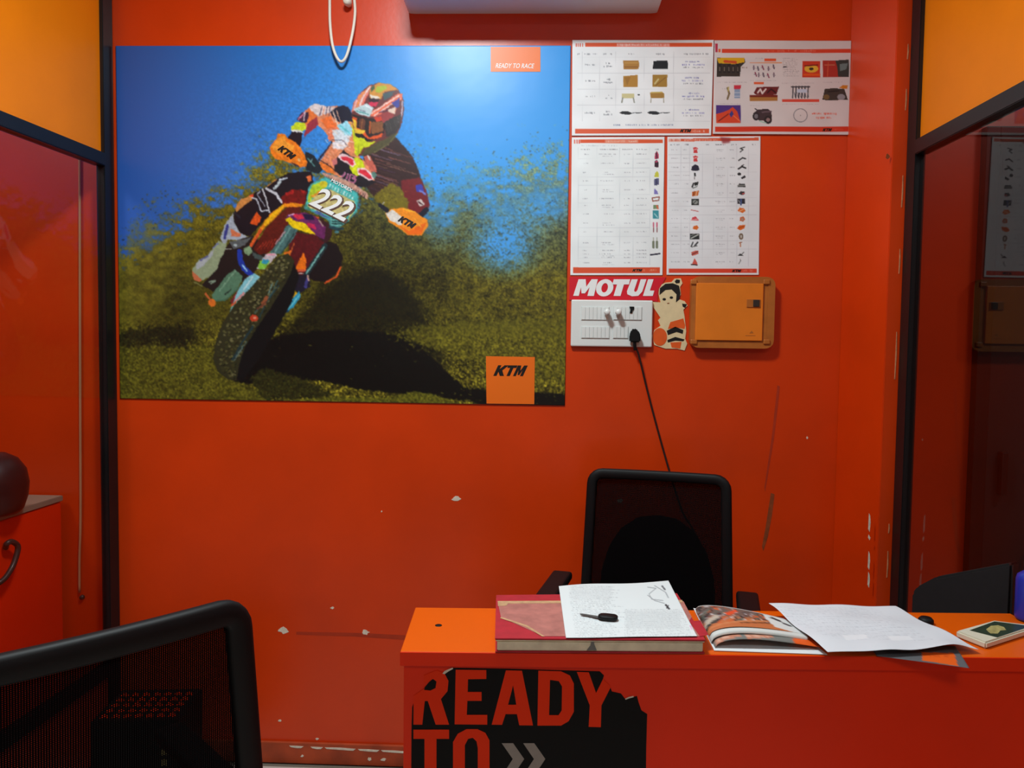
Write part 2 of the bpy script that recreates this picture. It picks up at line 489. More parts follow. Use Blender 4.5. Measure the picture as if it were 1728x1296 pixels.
def printed(name, corners, nx, ny, canvas, m, parent=None, bulge=None, thick=(0, .0008, 0), soft=1):
    """a sheet through four corners (top left, top right, bottom right, bottom left) carrying the print of a canvas"""
    tl, tr_, br, bl = [np.array(c, float) for c in corners]
    u = np.linspace(0, 1, nx + 1)[None, :, None]; v = np.linspace(0, 1, ny + 1)[:, None, None]
    g = (tl * (1 - u) + tr_ * u) * (1 - v) + (bl * (1 - u) + br * u) * v
    flat = g.reshape(-1, 3)
    q = flat - CC; z = q @ _F                          # where the artwork of this sheet is measured
    px = 864 + FPX * (q @ _R) / z; py = 648 - FPX * (q @ _U) / z
    col = lin(np.clip(canvas.sample(px, py), 0, 255))
    if bulge is not None:
        U_, V_ = np.meshgrid(np.linspace(0, 1, nx + 1), np.linspace(0, 1, ny + 1))
        g = g + bulge(U_, V_)
    top = g.reshape(-1, 3)
    th = np.array(thick)
    N = nx + 1
    idx = np.arange((ny + 1) * N).reshape(ny + 1, N)
    f = np.stack([idx[:-1, :-1], idx[1:, :-1], idx[1:, 1:], idx[:-1, 1:]], -1).reshape(-1, 4)
    ring = np.concatenate([idx[0, :-1], idx[:-1, -1], idx[-1, :0:-1], idx[:0:-1, 0]])
    base = len(top)
    back = top[ring] + th
    k = np.arange(len(ring)); kn = (k + 1) % len(ring)
    side = np.stack([ring, ring[kn], base + kn, base + k], -1)
    verts = np.concatenate([top, back]); faces = np.concatenate([f, side])
    me = bpy.data.meshes.new(name)
    me.vertices.add(len(verts)); me.vertices.foreach_set('co', verts.ravel())
    me.loops.add(faces.size); me.loops.foreach_set('vertex_index', faces.ravel().astype(np.int32))
    me.polygons.add(len(faces))
    me.polygons.foreach_set('loop_start', np.arange(0, faces.size, 4, dtype=np.int32))
    me.update(calc_edges=True); me.validate()
    at = me.attributes.new('ink', 'FLOAT_COLOR', 'POINT')
    cc = np.ones((len(verts), 4), np.float32); cc[:base, :3] = col; cc[base:, :3] = col[ring]
    at.data.foreach_set('color', cc.ravel())
    return link(name, me, m, parent)

# ================================================================== THE ROOM
XL, XR, YF, ZC = -3.2, 3.0, -4.4, 3.0
wall_back = struct(box('wall_back', (XL, 0, 0), (XR, .12, ZC), M['wall']))
struct(box('ceiling', (XL, YF, ZC), (XR, .12, ZC + .1), M['ceil']))
struct(box('wall_front', (XL, YF - .1, 0), (XR, YF, ZC), M['cream']))
struct(box('wall_far_left', (XL - .1, YF, 0), (XL, .12, ZC), M['wall']))
struct(box('wall_far_right', (XR, YF, 0), (XR + .1, .12, ZC), M['wall']))
floor = struct(box('floor', (XL, YF, -.1), (XR, .12, -.004), M['grout']))
tile_me = None
for i in range(10):
    for j in range(7):
        x = -3.2 + i * .6 + .1; y = -.03 - j * .6
        if tile_me is None:
            bm = bmesh.new(); bm_box(bm, (.002, -.598, -.01), (.598, -.002, 0), .0015, 1)
            t = from_bm('tile', bm, M['tile'], floor); tile_me = t.data
        else:
            t = link('tile', tile_me, None, floor)
        t.location = (x, y, 0)

# pier standing out of the back wall on the right
pier_pts = [(.998, 0), (1.035, -.25), (1.11, -.25), (1.11, 0)]
pier = struct(prism('wall_pier', [(x, y, 0) for x, y in pier_pts], (0, 0, ZC), M['wall'], bev=.002))
# skirting with a chipped top edge
skirt = struct(box('baseboard_back', (-1.44, -.012, 0), (.995, 0, .075), M['skirt'], bev=.003))

def chip(parent, pts, Y, m='chip', name='paint_chip', plane=None):
    f = plane or (lambda x, y: W(x, y, Y))
    return decal(name, [pts], lambda x, y: f(x, y), M[m], parent, (0, .0012, 0))
def blob(cx, cy, rx, ry, seed, n=11):
    g = random.Random(seed)
    return [(cx + rx * cos(2 * pi * k / n) * g.uniform(.55, 1.15), cy + ry * sin(2 * pi * k / n) * g.uniform(.55, 1.15)) for k in range(n)]
for k, (cx, cy, rx, ry) in enumerate([(770, 842, 8, 4.5), (479, 1064, 10, 6), (617, 1067, 6.5, 5), (561, 1026, 3.5, 2.2), (644, 863, 1.6, 1.6), (472, 1216, 3, 2),
                                      (535, 1247, 3, 2), (1362, 739, 2, 2.5), (565, 640, 0, 0), (1046, 845, 6, 4)]):
    if rx: chip(wall_back, blob(cx, cy, rx, ry, k), -.0008)
for k, (x0, x1) in enumerate([(488, 512), (524, 545), (548, 600), (604, 640), (643, 684)]):
    y0 = 1258 + (x0 - 480) * .05
    chip(skirt, [(x0, y0), ((x0 + x1) / 2, y0 + .4), (x1, y0 + (x1 - x0) * .05), (x1 - 4, y0 + (x1 - x0) * .05 + 3), ((x0 + x1) / 2, y0 + 4), (x0 + 3, y0 + 2.5)], -.0130)
for k, (cx, cy, rx, ry) in enumerate([(510, 1276, 3, 2), (624, 1281, 4, 3.5), (647, 1282, 5, 2.5)]):
    chip(skirt, blob(cx, cy, rx, ry, 30 + k), -.0130)
for k, pts in enumerate([[(1301, 832), (1307, 834), (1303, 868), (1296, 905), (1288, 930), (1286, 922), (1292, 890)],
                         [(1312, 650), (1316, 652), (1312, 690), (1306, 740), (1296, 800), (1291, 830), (1290, 822), (1302, 740)]]):
    chip(wall_back, pts, -.0008, ('scuff', 'faint')[k], 'scuff_mark')
chip(wall_back, [(500, 1066), (600, 1068), (684, 1072), (686, 1080), (600, 1074), (500, 1071)], -.0006, 'faint', 'scuff_mark')
# worn corners of the pier (front left corner and the edge by the post)
for k, (y0, y1) in enumerate([(866, 898), (902, 912), (930, 962), (965, 992)]):
    xx = lambda y: 1466.5 - .012 * (y - 866)
    ch = decal('paint_chip', [[(xx(y0), y0), (xx(y0) + 2, y0 + 4), (xx(y1) + 3, (y0 + y1) / 2), (xx(y1) + 1.5, y1), (xx(y1) - 1, y1 - 5)]],
               lambda x, y: P(x, y, (0, 1, 0), -.2512), M['chip'], pier, (0, .001, 0))
for k, (y0, y1) in enumerate([(74, 100), (150, 186), (296, 350), (420, 462), (560, 640), (884, 900), (930, 975)]):
    xx = lambda y: 1535 - .0398 * y
    decal('paint_chip', [[(xx(y0), y0), (xx(y0) + 1, y0), (xx((y0 + y1) / 2) + 2.0, (y0 + y1) / 2), (xx(y1) + 1, y1), (xx(y1) - .3, y1)]],
          lambda x, y: P(x, y, (0, 1, 0), -.2512), M['worn'], pier, (0, .001, 0))
decal('wall_plug', [blob(1498, 264, 4, 5, 77)], lambda x, y: P(x, y, (0, 1, 0), -.2516), M['scuff'], pier, (0, .0015, 0))

# ---------------------------------------------------------------- glazed partitions
def partition(name, a, d, side, ztr, glass, zrail):
    """aluminium partition from the point a along d (towards the room); side = +1 when the thickness goes to the left of d"""
    root = struct(empty(name))
    d = Vector((d[0], d[1], 0)).normalized(); n = Vector((-d.y, d.x, 0)) * side
    L = 3.2
    def bar(nm, s0, s1, w0, w1, z0, z1, m, bev=.002):
        pts = [a + d * s0 + n * w0, a + d * s1 + n * w0, a + d * s1 + n * w1, a + d * s0 + n * w1]
        return prism(nm, [(p.x, p.y, z0) for p in pts], (0, 0, z1 - z0), m, root, bev)
    bar('frame_post', 0, .055, 0, .030, 0, ZC, M['black_metal'])
    bar('frame_post', 1.6, 1.655, 0, .030, 0, ZC, M['black_metal'])
    bar('transom', .055, 1.6, -.004, .036, ztr - .042, ztr, M['black_metal'])
    bar('bottom_rail', .055, 1.6, 0, .03, zrail - .045, zrail, M['black_metal'])
    bar('sill_rail', .055, 1.6, 0, .03, 0, .05, M['black_metal'])
    bar('upper_panel', .05, 1.6, .012, .024, ztr, ZC, M['amber'], .0)
    bar('glass_pane', .055, 1.6, .013, .019, zrail, ztr - .042, glass, 0)
    bar('lower_panel', .055, 1.6, .010, .022, .05, zrail - .045, M['low_panel'], 0)
    return root
partition('wall_left', Vector((-1.451, -.001, 0)), (-.0527, -1), -1, 2.087, M['glass_l'], .36)
partition('wall_right', Vector((1.076, -.251, 0)), (0, -1), 1, 2.073, M['glass_r'], .36)

# dark door-shaped panel, added to keep the view through the right glass black
dl = W(1648, 600, -.03)
door = struct(empty('added_dark_door', (dl.x, 0, 0)))
def in_door(o):
    o.parent = door; o.matrix_parent_inverse = Matrix.Translation((-dl.x, 0, 0)); return o
in_door(box('door_leaf', (dl.x + .045, -.03, .01), (dl.x + .86, -.004, 2.14), M['blackfab'], None, .002))
in_door(box('door_frame', (dl.x, -.035, 0), (dl.x + .044, -.001, 2.19), M['black'], None, .002))
in_door(box('door_frame', (dl.x + .861, -.035, 0), (dl.x + .905, -.001, 2.19), M['black'], None, .002))
in_door(box('door_frame', (dl.x + .0445, -.035, 2.145), (dl.x + .8605, -.001, 2.19), M['black'], None, .002))
in_door(box('door_handle', (dl.x + .08, -.06, 1.0), (dl.x + .10, -.031, 1.14), M['black'], None, .004))

# ================================================================== THE POSTER
def draw_poster():
    c = Canvas(188, 68, 972, 692, 2.0, (60, 130, 225))
    H, Wd = c.h, c.w
    X = (np.arange(Wd) / c.s + c.x0)[None, :].repeat(H, 0); Y = (np.arange(H) / c.s + c.y0)[:, None].repeat(Wd, 1)
    # sky of the print
    t = np.clip((X - 200) / 560, 0, 1)[..., None]; v = np.clip((Y - 80) / 330, 0, 1)[..., None]
    top = np.array([34, 90, 174]) * (1 - t) + np.array([34, 150, 234]) * t
    low = np.array([48, 98, 194]) * (1 - t) + np.array([72, 162, 240]) * t
    c.a = top * (1 - v) + low * v
    n1 = vnoise(H, Wd, 5, 1); n2 = vnoise(H, Wd, 13, 2, 1.6); n3 = vnoise(H, Wd, 40, 3, 1.5); n4 = vnoise(H, Wd, 110, 4); n0 = vnoise(H, Wd, 2.6, 5)
    # spray of earth: its upper edge
    ex = [188, 215, 240, 290, 340, 395, 440, 475, 520, 600, 690, 715, 745, 775, 800, 850, 880, 900, 930, 972]
    ey = [405, 395, 360, 345, 325, 305, 262, 240, 270, 290, 265, 290, 300, 292, 290, 287, 268, 258, 252, 262]
    edge = np.interp(X, ex, ey)
    d = (Y - edge) / np.where(X > 700, 80, 55) + (n2 - .5) * 1.1 + (n1 - .5) * .9 + (n3 - .5) * .5
    dens = np.clip(d, 0, 1)
    # blue left in the cloud on the right, thinner there
    def gauss(cx, cy, rx, ry): return np.exp(-((X - cx) / rx) ** 2 - ((Y - cy) / ry) ** 2)
    thin = .95 * gauss(850, 412, 58, 48) + .62 * gauss(930, 345, 45, 35) + .55 * gauss(780, 310, 60, 40) + .45 * gauss(740, 380, 30, 40) + .35 * gauss(235, 390, 45, 40) + .3 * gauss(870, 350, 60, 30)
    dens = dens * np.clip(1 - thin * (.5 + n1), 0, 1)
    olive = np.array([104, 96, 26.]) * np.ones((H, Wd, 1))
    g = np.clip(.40 + .62 * (n1 - .1) + .45 * n2 + .3 * (n4 - .3) + .8 * (n0 - .5), .10, 1.6)
    lf = np.clip((430 - X) / 160, 0, 1)                     # hazier, yellower behind the rider's left
    g = g * (1 - .62 * lf) + 1.12 * (.8 + .4 * n2) * .62 * lf
    rt = np.clip((X - 560) / 300, 0, 1)
    up = np.clip((470 - Y) / 170, 0, 1)
    olive = olive * (1 - (.7 * rt * up)[..., None]) + np.array([104, 130, 120]) * (.7 * rt * up)[..., None]
    yl = gauss(900, 275, 90, 28)[..., None]
    olive = olive * (1 - .6 * yl) + np.array([150, 150, 60]) * .6 * yl
    dark = 1 - .45 * gauss(640, 470, 170, 110) - .35 * gauss(300, 560, 80, 60) - .25 * gauss(330, 480, 60, 50)
    earth = olive * (g * dark)[..., None]
    a2 = np.clip(dens * 1.15, 0, 1 - .22 * rt * up)[..., None]
    c.a = c.a * (1 - a2) + earth * a2
    # stray clods over the sky
    sp = random.Random(5)
    for _ in range(380):
        x = sp.choice([sp.uniform(200, 330), sp.uniform(690, 965)]); e = np.interp(x, ex, ey)
        y = e + sp.gauss(4, 22); r = sp.uniform(.4, 1.2)
        k = sp.choice([(62, 60, 30), (84, 84, 40), (40, 46, 40), (110, 104, 44)])
        c.ell(x, y, r * 1.5, r, k, ang=-.5, op=.6)
    for _ in range(1500):                                   # clods catching light in the curtain of earth
        x = sp.uniform(540, 965); y = sp.uniform(330, 640); r = sp.uniform(.5, 1.7)
        k = sp.choice([(112, 106, 46), (88, 86, 34), (26, 26, 14), (20, 20, 16)])
        c.ell(x, y, r * 1.7, r * .8, k, ang=-.55, op=.5)
    # ground strip and its shadow
    c.view(300, 440, 4.32)
    c.poly([(-460, 640), (-100, 610), (60, 640), (150, 600), (280, 640), (300, 780), (420, 870), (600, 930), (700, 1040), (-460, 1040)], (92, 88, 24), soft=5, rag=.7, seed=3)
    c.poly([(-460, 520), (-60, 470), (120, 480), (150, 560), (60, 640), (-200, 610), (-460, 640)], (26, 26, 14), soft=8, rag=.7, seed=4, op=.8)
    c.poly([(700, 640), (1300, 560), (2100, 440), (2900, 420), (2900, 620), (2300, 570), (1728, 640)], (96, 92, 26), soft=8, rag=.9, seed=5, op=.75)
    c.view(0, 0, 1)
    c.poly([(560, 470), (640, 450), (700, 490), (730, 560), (760, 620), (640, 640), (480, 630), (430, 600), (500, 540)], (16, 15, 9), soft=14, rag=.5, seed=16, op=.75)
    c.poly([(400, 600), (470, 566), (560, 556), (640, 560), (690, 566), (716, 588), (748, 622), (786, 655), (953, 664), (960, 690), (840, 690), (790, 676), (700, 668), (600, 656), (540, 642), (480, 640), (420, 648), (398, 645)],
           (9, 9, 9), soft=3, rag=.5, seed=6)
    c.view(300, 440, 4.32)
    c.poly([(520, 850), (640, 780), (760, 820), (900, 850), (1030, 920), (1150, 980), (900, 1010), (620, 1010)], (46, 46, 16), soft=3, rag=1.0, seed=7)
    c.poly([(860, 1010), (1150, 985), (1500, 1000), (1728, 950), (1900, 980), (2100, 1060), (860, 1060)], (100, 98, 26), soft=2, rag=.8, seed=8)
    c.poly([(1500, 520), (1900, 470), (2900, 480), (2900, 900), (2500, 860), (2000, 680), (1700, 600)], (104, 98, 26), soft=9, rag=1.0, seed=9, op=.8)
    for _ in range(1500):
        x = sp.uniform(-440, 2850); y = sp.uniform(560, 1040); r = sp.uniform(2, 7)
        if 500 < x < 2050 and 560 < y < 960 and sp.random() < .95: continue
        c.ell(x, y, r * 1.7, r * .7, sp.choice([(134, 128, 40), (112, 106, 30), (38, 36, 14), (50, 46, 18)]), op=.55)
    gr = np.clip((Y - 530) / 40, 0, 1)
    c.a = c.a * (1 - gr * (1 - np.clip(.35 + .75 * n1 + .55 * n0, .3, 1.5)))[..., None]
    # ------------- rider and machine, back to front
    V2 = lambda: c.view(440, 120, 5.76)
    V3 = lambda: c.view(300, 300, 5.76)
    V4 = lambda: c.view(300, 440, 4.32)
    V5 = lambda: c.view(560, 230, 4.32)
    V2()
    c.poly([(1000, 740), (1310, 640), (1400, 740), (1480, 840), (1530, 960), (1560, 1050), (1600, 1180), (1610, 1300), (1400, 1300), (1100, 1220), (1000, 1100)], (52, 28, 30), soft=.6)
    for k in range(34):
        y = 700 + k * 15; x = 1080 + sp.uniform(-30, 180); L = sp.uniform(80, 260)
        c.line([(x, y), (x + L, y + L * .30)], sp.uniform(4, 9), sp.choice([(150, 90, 80), (110, 60, 50), (130, 110, 140), (90, 60, 110), (60, 40, 40), (150, 110, 90)]), op=.7)
    V5()
    c.poly([(500, 320), (640, 300), (690, 400), (712, 500), (690, 560), (560, 560), (520, 470)], (112, 24, 32), soft=.5)
    c.poly([(605, 360), (650, 345), (675, 400), (620, 405)], (56, 58, 165)); c.line([(640, 395), (680, 420)], 14, (110, 120, 200))
    c.poly([(615, 470), (650, 455), (680, 500), (640, 510)], (205, 190, 185)); c.line([(630, 480), (660, 495)], 8, (60, 20, 30))
    c.poly([(610, 580), (690, 510), (712, 535), (670, 585)], (20, 20, 40))
    c.poly([(300, 440), (360, 390), (430, 338), (500, 375), (560, 480), (545, 560), (470, 560), (330, 480)], (112, 100, 22), soft=1.5, rag=.8, seed=12)
    for _ in range(160):
        c.ell(sp.gauss(430, 50), sp.gauss(450, 40), sp.uniform(3, 8), sp.uniform(2, 5), sp.choice([(150, 138, 40), (70, 62, 16), (128, 116, 30)]), op=.6)
    V2()
    # sleeves and chest
    c.poly([(360, 450), (470, 350), (520, 315), (640, 340), (760, 335), (880, 420), (900, 640), (960, 830), (1040, 900), (1110, 1060), (940, 1110), (700, 1000), (560, 900), (690, 690), (600, 560), (545, 520), (480, 590), (420, 640), (440, 490)], (220, 132, 92))
    c.poly([(470, 470), (540, 420), (560, 520), (480, 590), (420, 640), (430, 560)], (150, 44, 62))
    c.poly([(380, 440), (470, 360), (560, 340), (560, 430), (500, 470), (440, 520)], (222, 112, 52))
    c.poly([(460, 350), (520, 316), (640, 340), (730, 350), (680, 400), (560, 440), (490, 380)], (214, 200, 202))
    for k in range(5):
        c.line([(590 + k * 28, 345), (570 + k * 30, 430)], 7, sp.choice([(70, 60, 90), (226, 150, 110), (160, 190, 220), (230, 110, 60)]))
    c.poly([(580, 470), (690, 430), (730, 500), (740, 560), (640, 560)], (232, 110, 50))
    c.poly([(640, 560), (740, 540), (780, 600), (700, 640), (660, 690)], (226, 120, 84))
    c.poly([(690, 570), (800, 560), (870, 650), (840, 720), (720, 690)], (206, 214, 224))
    c.poly([(740, 530), (830, 470), (890, 560), (880, 640), (800, 610)], (150, 212, 232))
    c.line([(770, 530), (860, 600)], 14, (90, 190, 200))
    c.poly([(670, 400), (740, 345), (800, 330), (850, 350), (890, 420), (890, 490), (820, 480), (790, 510), (720, 470)], (18, 20, 44))
    c.line([(700, 390), (745, 515)], 13, (222, 190, 170)); c.line([(735, 380), (775, 500)], 9, (226, 170, 140)); c.line([(680, 410), (715, 500)], 7, (200, 160, 150))
    c.poly([(690, 690), (800, 675), (850, 720), (800, 760), (700, 750)], (222, 216, 222))
    c.line([(690, 668), (790, 668), (850, 730)], 6, (40, 40, 70))
    c.line([(690, 690), (640, 760), (560, 860)], 16, (40, 30, 50))
    for k in range(40):
        x, y = sp.uniform(620, 900), sp.uniform(560, 860)
        c.line([(x, y), (x + sp.uniform(15, 45), y + sp.uniform(5, 30))], sp.uniform(5, 9), sp.choice([(240, 170, 130), (236, 220, 220), (220, 96, 50), (232, 190, 160)]), op=.6)
    c.poly([(565, 880), (690, 925), (725, 1000), (640, 985), (590, 950)], (230, 118, 44))
    c.line([(560, 860), (640, 900), (730, 970)], 8, (40, 24, 30))
    c.poly([(730, 850), (800, 765), (880, 830), (980, 850), (1030, 1000), (1115, 1085), (1010, 1130), (940, 1120), (800, 1040), (720, 970), (710, 900)], (26, 20, 30))
    c.poly([(690, 860), (740, 850), (745, 900), (700, 920)], (214, 120, 120))
    c.ell(935, 925, 72, 88, (204, 214, 22), ang=-.3)
    c.poly([(745, 828), (790, 795), (850, 818), (905, 850), (925, 905), (885, 938), (840, 895), (780, 868)], (232, 196, 200))
    c.poly([(775, 832), (845, 832), (900, 862), (906, 908), (882, 920), (850, 880), (800, 862)], (214, 40, 62))
    c.poly([(935, 940), (1010, 940), (1075, 990), (1095, 1050), (1050, 1062), (1000, 1030), (940, 1000)], (232, 200, 204))
    c.poly([(952, 950), (1010, 955), (1058, 1000), (1080, 1042), (1050, 1045), (1005, 1012), (958, 985)], (216, 42, 60))
    c.poly([(1000, 830), (1060, 820), (1110, 920), (1130, 980), (1080, 980), (1020, 890)], (196, 96, 80)); c.line([(1040, 820), (1060, 860)], 14, (220, 200, 190))
    c.poly([(1070, 990), (1110, 975), (1130, 1010), (1100, 1050)], (90, 130, 120))
    for k, pts in enumerate([[(815, 985), (800, 1020), (780, 1018)], [(845, 1000), (830, 1045)], [(870, 1005), (855, 1075), (905, 1085), (925, 1050), (890, 1040), (930, 1020), (872, 1005)]]):
        c.line(pts, 16, (214, 168, 196)); c.line(pts, 6, (160, 30, 90))
    c.poly([(590, 985), (700, 1010), (900, 1090), (1045, 1195), (1035, 1245), (960, 1190), (800, 1130), (640, 1050)], (196, 148, 130))
    for k in range(18):
        x = 640 + k * 22; y = 1020 + k * 10.3
        c.line([(x, y), (x - 10, y + 34)], 7, sp.choice([(90, 40, 50), (60, 30, 40), (150, 60, 60)]))
    # helmet
    c.poly([(880, 420), (900, 310), (960, 215), (1040, 142), (1150, 110), (1260, 124), (1340, 180), (1386, 270), (1392, 380), (1372, 500), (1332, 600), (1255, 690), (1150, 740), (1060, 770), (980, 815), (930, 825), (905, 700), (895, 560)], (104, 46, 48))
    c.poly([(1085, 140), (1150, 112), (1260, 124), (1330, 180), (1200, 200), (1170, 270), (1060, 260), (1050, 200)], (206, 140, 56))
    c.poly([(1120, 150), (1210, 135), (1230, 165), (1150, 210), (1110, 200)], (166, 182, 50))
    c.poly([(1060, 165), (1100, 135), (1105, 170), (1075, 200)], (60, 90, 60))
    c.poly([(880, 400), (905, 300), (960, 220), (1080, 135), (1040, 220), (1000, 320), (920, 380)], (222, 128, 110))
    c.line([(960, 330), (1000, 240), (1060, 150)], 12, (240, 224, 224)); c.line([(930, 350), (960, 260), (1010, 190)], 9, (226, 150, 60)); c.line([(985, 330), (1040, 230)], 8, (200, 60, 50)); c.line([(905, 370), (930, 280)], 10, (236, 190, 190))
    c.poly([(1055, 225), (1150, 245), (1160, 265), (1070, 265)], (226, 216, 204))
    c.poly([(1045, 262), (1150, 272), (1130, 305), (1060, 305)], (44, 18, 34))
    c.poly([(1185, 215), (1300, 190), (1270, 240), (1195, 285)], (64, 84, 92))
    c.poly([(1050, 300), (1140, 300), (1120, 340), (1060, 340)], (206, 40, 80))
    c.poly([(1070, 440), (1060, 400), (1180, 330), (1330, 215), (1375, 215), (1378, 270), (1260, 330), (1150, 430)], (228, 108, 78))
    c.line([(1070, 415), (1200, 325), (1345, 235)], 11, (240, 214, 210)); c.line([(1100, 430), (1240, 340), (1360, 262)], 8, (236, 226, 226)); c.line([(1375, 290), (1370, 420), (1330, 520)], 12, (190, 180, 200)); c.line([(1340, 300), (1300, 400), (1200, 480)], 9, (220, 120, 90))
    c.poly([(1270, 305), (1350, 258), (1345, 345), (1310, 355)], (52, 58, 150))
    c.poly([(895, 372), (930, 350), (1030, 310), (1095, 355), (1060, 445), (960, 420)], (184, 206, 212))
    c.line([(930, 385), (1050, 420)], 9, (60, 140, 140)); c.line([(1010, 330), (1080, 370)], 12, (226, 226, 236)); c.line([(950, 370), (1020, 395)], 6, (90, 100, 130))
    c.poly([(1100, 440), (1200, 400), (1260, 380), (1300, 440), (1260, 500), (1180, 500)], (150, 56, 60))
    c.poly([(1225, 375), (1310, 345), (1300, 415), (1250, 400)], (222, 196, 180)); c.line([(1150, 400), (1230, 375)], 12, (80, 40, 70))
    c.poly([(1190, 500), (1300, 440), (1365, 420), (1350, 540), (1300, 620), (1220, 640)], (50, 42, 44))
    for k in range(9):
        c.line([(1215 + k * 16, 500 - k * 8), (1240 + k * 14, 610 - k * 16)], 5, sp.choice([(90, 90, 84), (70, 66, 70), (120, 110, 110)]), op=.7)
    c.poly([(885, 415), (1040, 455), (1150, 460), (1210, 520), (1195, 600), (1120, 660), (1000, 650), (920, 590), (890, 500)], (34, 22, 26))
    c.poly([(890, 440), (930, 450), (935, 550), (1000, 575), (1050, 640), (1190, 600), (1170, 640), (1080, 665), (1000, 640), (920, 600), (893, 520)], (222, 84, 34))
    c.poly([(1055, 490), (1185, 490), (1190, 585), (1075, 610)], (132, 78, 44)); c.line([(1060, 490), (1055, 600)], 12, (196, 84, 30)); c.poly([(1100, 450), (1170, 440), (1180, 480), (1120, 490)], (206, 60, 40))
    c.poly([(955, 460), (1015, 470), (1010, 570), (950, 560)], (96, 52, 40)); c.line([(985, 465), (975, 560)], 10, (150, 90, 50))
    c.poly([(890, 460), (925, 480), (930, 560), (1015, 575), (985, 615), (915, 600)], (224, 184, 50))
    c.poly([(905, 600), (980, 610), (1040, 660), (1110, 660), (1010, 690), (930, 640)], (26, 18, 14))
    c.poly([(875, 480), (900, 560), (925, 640), (1010, 655), (1030, 690), (1120, 682), (1060, 725), (1000, 745), (960, 795), (935, 830), (912, 800), (905, 700)], (196, 206, 22))
    c.line([(950, 700), (945, 800)], 8, (150, 160, 10)); c.line([(1000, 740), (970, 800)], 6, (110, 110, 20))
    c.poly([(1060, 735), (1130, 690), (1240, 640), (1335, 590), (1290, 670), (1190, 740), (1080, 800), (975, 825), (1010, 755)], (78, 72, 44), soft=.5)
    c.line([(1330, 600), (1240, 710), (1100, 790)], 7, (120, 116, 70))
    # left forearm, cuff, hand guard
    c.poly([(345, 470), (400, 400), (465, 395), (455, 480), (425, 510)], (66, 34, 62)); c.line([(365, 470), (420, 405)], 12, (226, 130, 160)); c.line([(430, 400), (415, 480)], 9, (226, 214, 220)); c.line([(450, 400), (437, 490)], 8, (20, 20, 40))
    c.poly([(292, 545), (345, 490), (432, 505), (436, 560), (400, 585), (300, 578)], (200, 214, 34)); c.poly([(288, 570), (380, 572), (415, 600), (300, 596)], (226, 226, 226))
    c.poly([(256, 655), (300, 585), (405, 600), (395, 690), (372, 735), (310, 700)], (24, 14, 30))
    c.poly([(430, 775), (520, 820), (560, 880), (600, 960), (560, 1000), (440, 960), (420, 880)], (20, 34, 44)); c.line([(460, 850), (520, 920)], 14, (80, 130, 130)); c.line([(480, 880), (500, 850)], 10, (130, 170, 170))
    c.poly([(86, 745), (110, 700), (148, 655), (168, 605), (230, 612), (262, 652), (340, 690), (410, 780), (452, 880), (442, 925), (380, 935), (300, 900), (215, 868), (140, 852), (100, 800)], (234, 122, 26))
    c.poly([(100, 740), (160, 650), (230, 625), (250, 690), (330, 730), (300, 790), (160, 800)], (240, 152, 48))
    c.ell(370, 862, 16, 14, (246, 190, 120)); c.line([(300, 890), (370, 925)], 10, (30, 24, 50))
    # leg, seat, shroud
    V3()
    c.poly([(545, 330), (600, 250), (720, 160), (860, 90), (960, 15), (1060, -40), (1160, -60), (1300, -60), (1320, 60), (1230, 250), (1010, 260), (870, 380), (770, 490), (700, 570), (610, 540), (545, 430)], (20, 18, 30))
    c.poly([(1000, 190), (1110, 110), (1250, 130), (1235, 255), (1020, 255)], (112, 20, 20)); c.poly([(1040, 150), (1120, 115), (1130, 150), (1060, 175)], (170, 30, 30)); c.poly([(1180, 110), (1240, 120), (1225, 160)], (160, 30, 26))
    c.poly([(1245, -10), (1290, -30), (1300, 20), (1270, 40)], (226, 110, 60))
    c.poly([(556, 290), (610, 212), (735, 155), (715, 215), (640, 270), (568, 335)], (206, 136, 70)); c.poly([(690, 175), (735, 150), (730, 185)], (220, 70, 40))
    c.poly([(695, 445), (765, 325), (812, 385), (775, 462)], (226, 84, 28))
    c.line([(822, 108), (855, 200), (892, 335)], 15, (206, 206, 212)); c.line([(720, 190), (765, 205), (812, 325), (880, 312)], 13, (196, 200, 212)); c.line([(800, 130), (770, 160), (850, 280)], 10, (160, 165, 180)); c.line([(860, 105), (950, 150), (1010, 240)], 24, (200, 200, 210)); c.line([(935, 105), (992, 40)], 26, (186, 200, 206)); c.line([(870, 80), (960, 15)], 9, (220, 150, 80)); c.line([(990, 20), (1060, 0)], 18, (196, 206, 220))
    c.poly([(535, 345), (548, 440), (605, 535), (690, 575), (610, 605), (480, 600), (450, 660), (410, 590), (450, 465)], (164, 174, 190)); c.poly([(508, 490), (610, 545), (600, 570), (520, 568)], (214, 118, 80)); c.line([(482, 460), (452, 585)], 26, (54, 62, 140)); c.line([(550, 340), (600, 380)], 22, (30, 34, 50))
    c.poly([(425, 720), (500, 630), (720, 560), (860, 660), (850, 790), (760, 900), (640, 1000), (340, 1100), (230, 1040), (380, 890)], (36, 28, 28))
    c.poly([(500, 620), (620, 600), (720, 575), (640, 660), (540, 690)], (90, 96, 100)); c.ell(560, 655, 18, 12, (170, 185, 190))
    c.poly([(395, 610), (450, 640), (480, 620), (450, 720), (410, 790), (380, 890), (300, 965), (240, 995), (150, 965), (136, 900), (200, 800), (285, 755), (340, 680)], (152, 166, 132))
    c.poly([(180, 830), (280, 760), (350, 690), (330, 760), (240, 860), (180, 900)], (178, 184, 190)); c.line([(220, 800), (290, 760)], 16, (100, 106, 150)); c.line([(340, 680), (390, 640)], 14, (110, 116, 170)); c.line([(460, 690), (520, 690)], 8, (190, 190, 180))
    c.poly([(132, 905), (170, 935), (236, 992), (205, 1012), (150, 985)], (204, 112, 74)); c.line([(160, 1015), (235, 1050)], 12, (120, 120, 70))
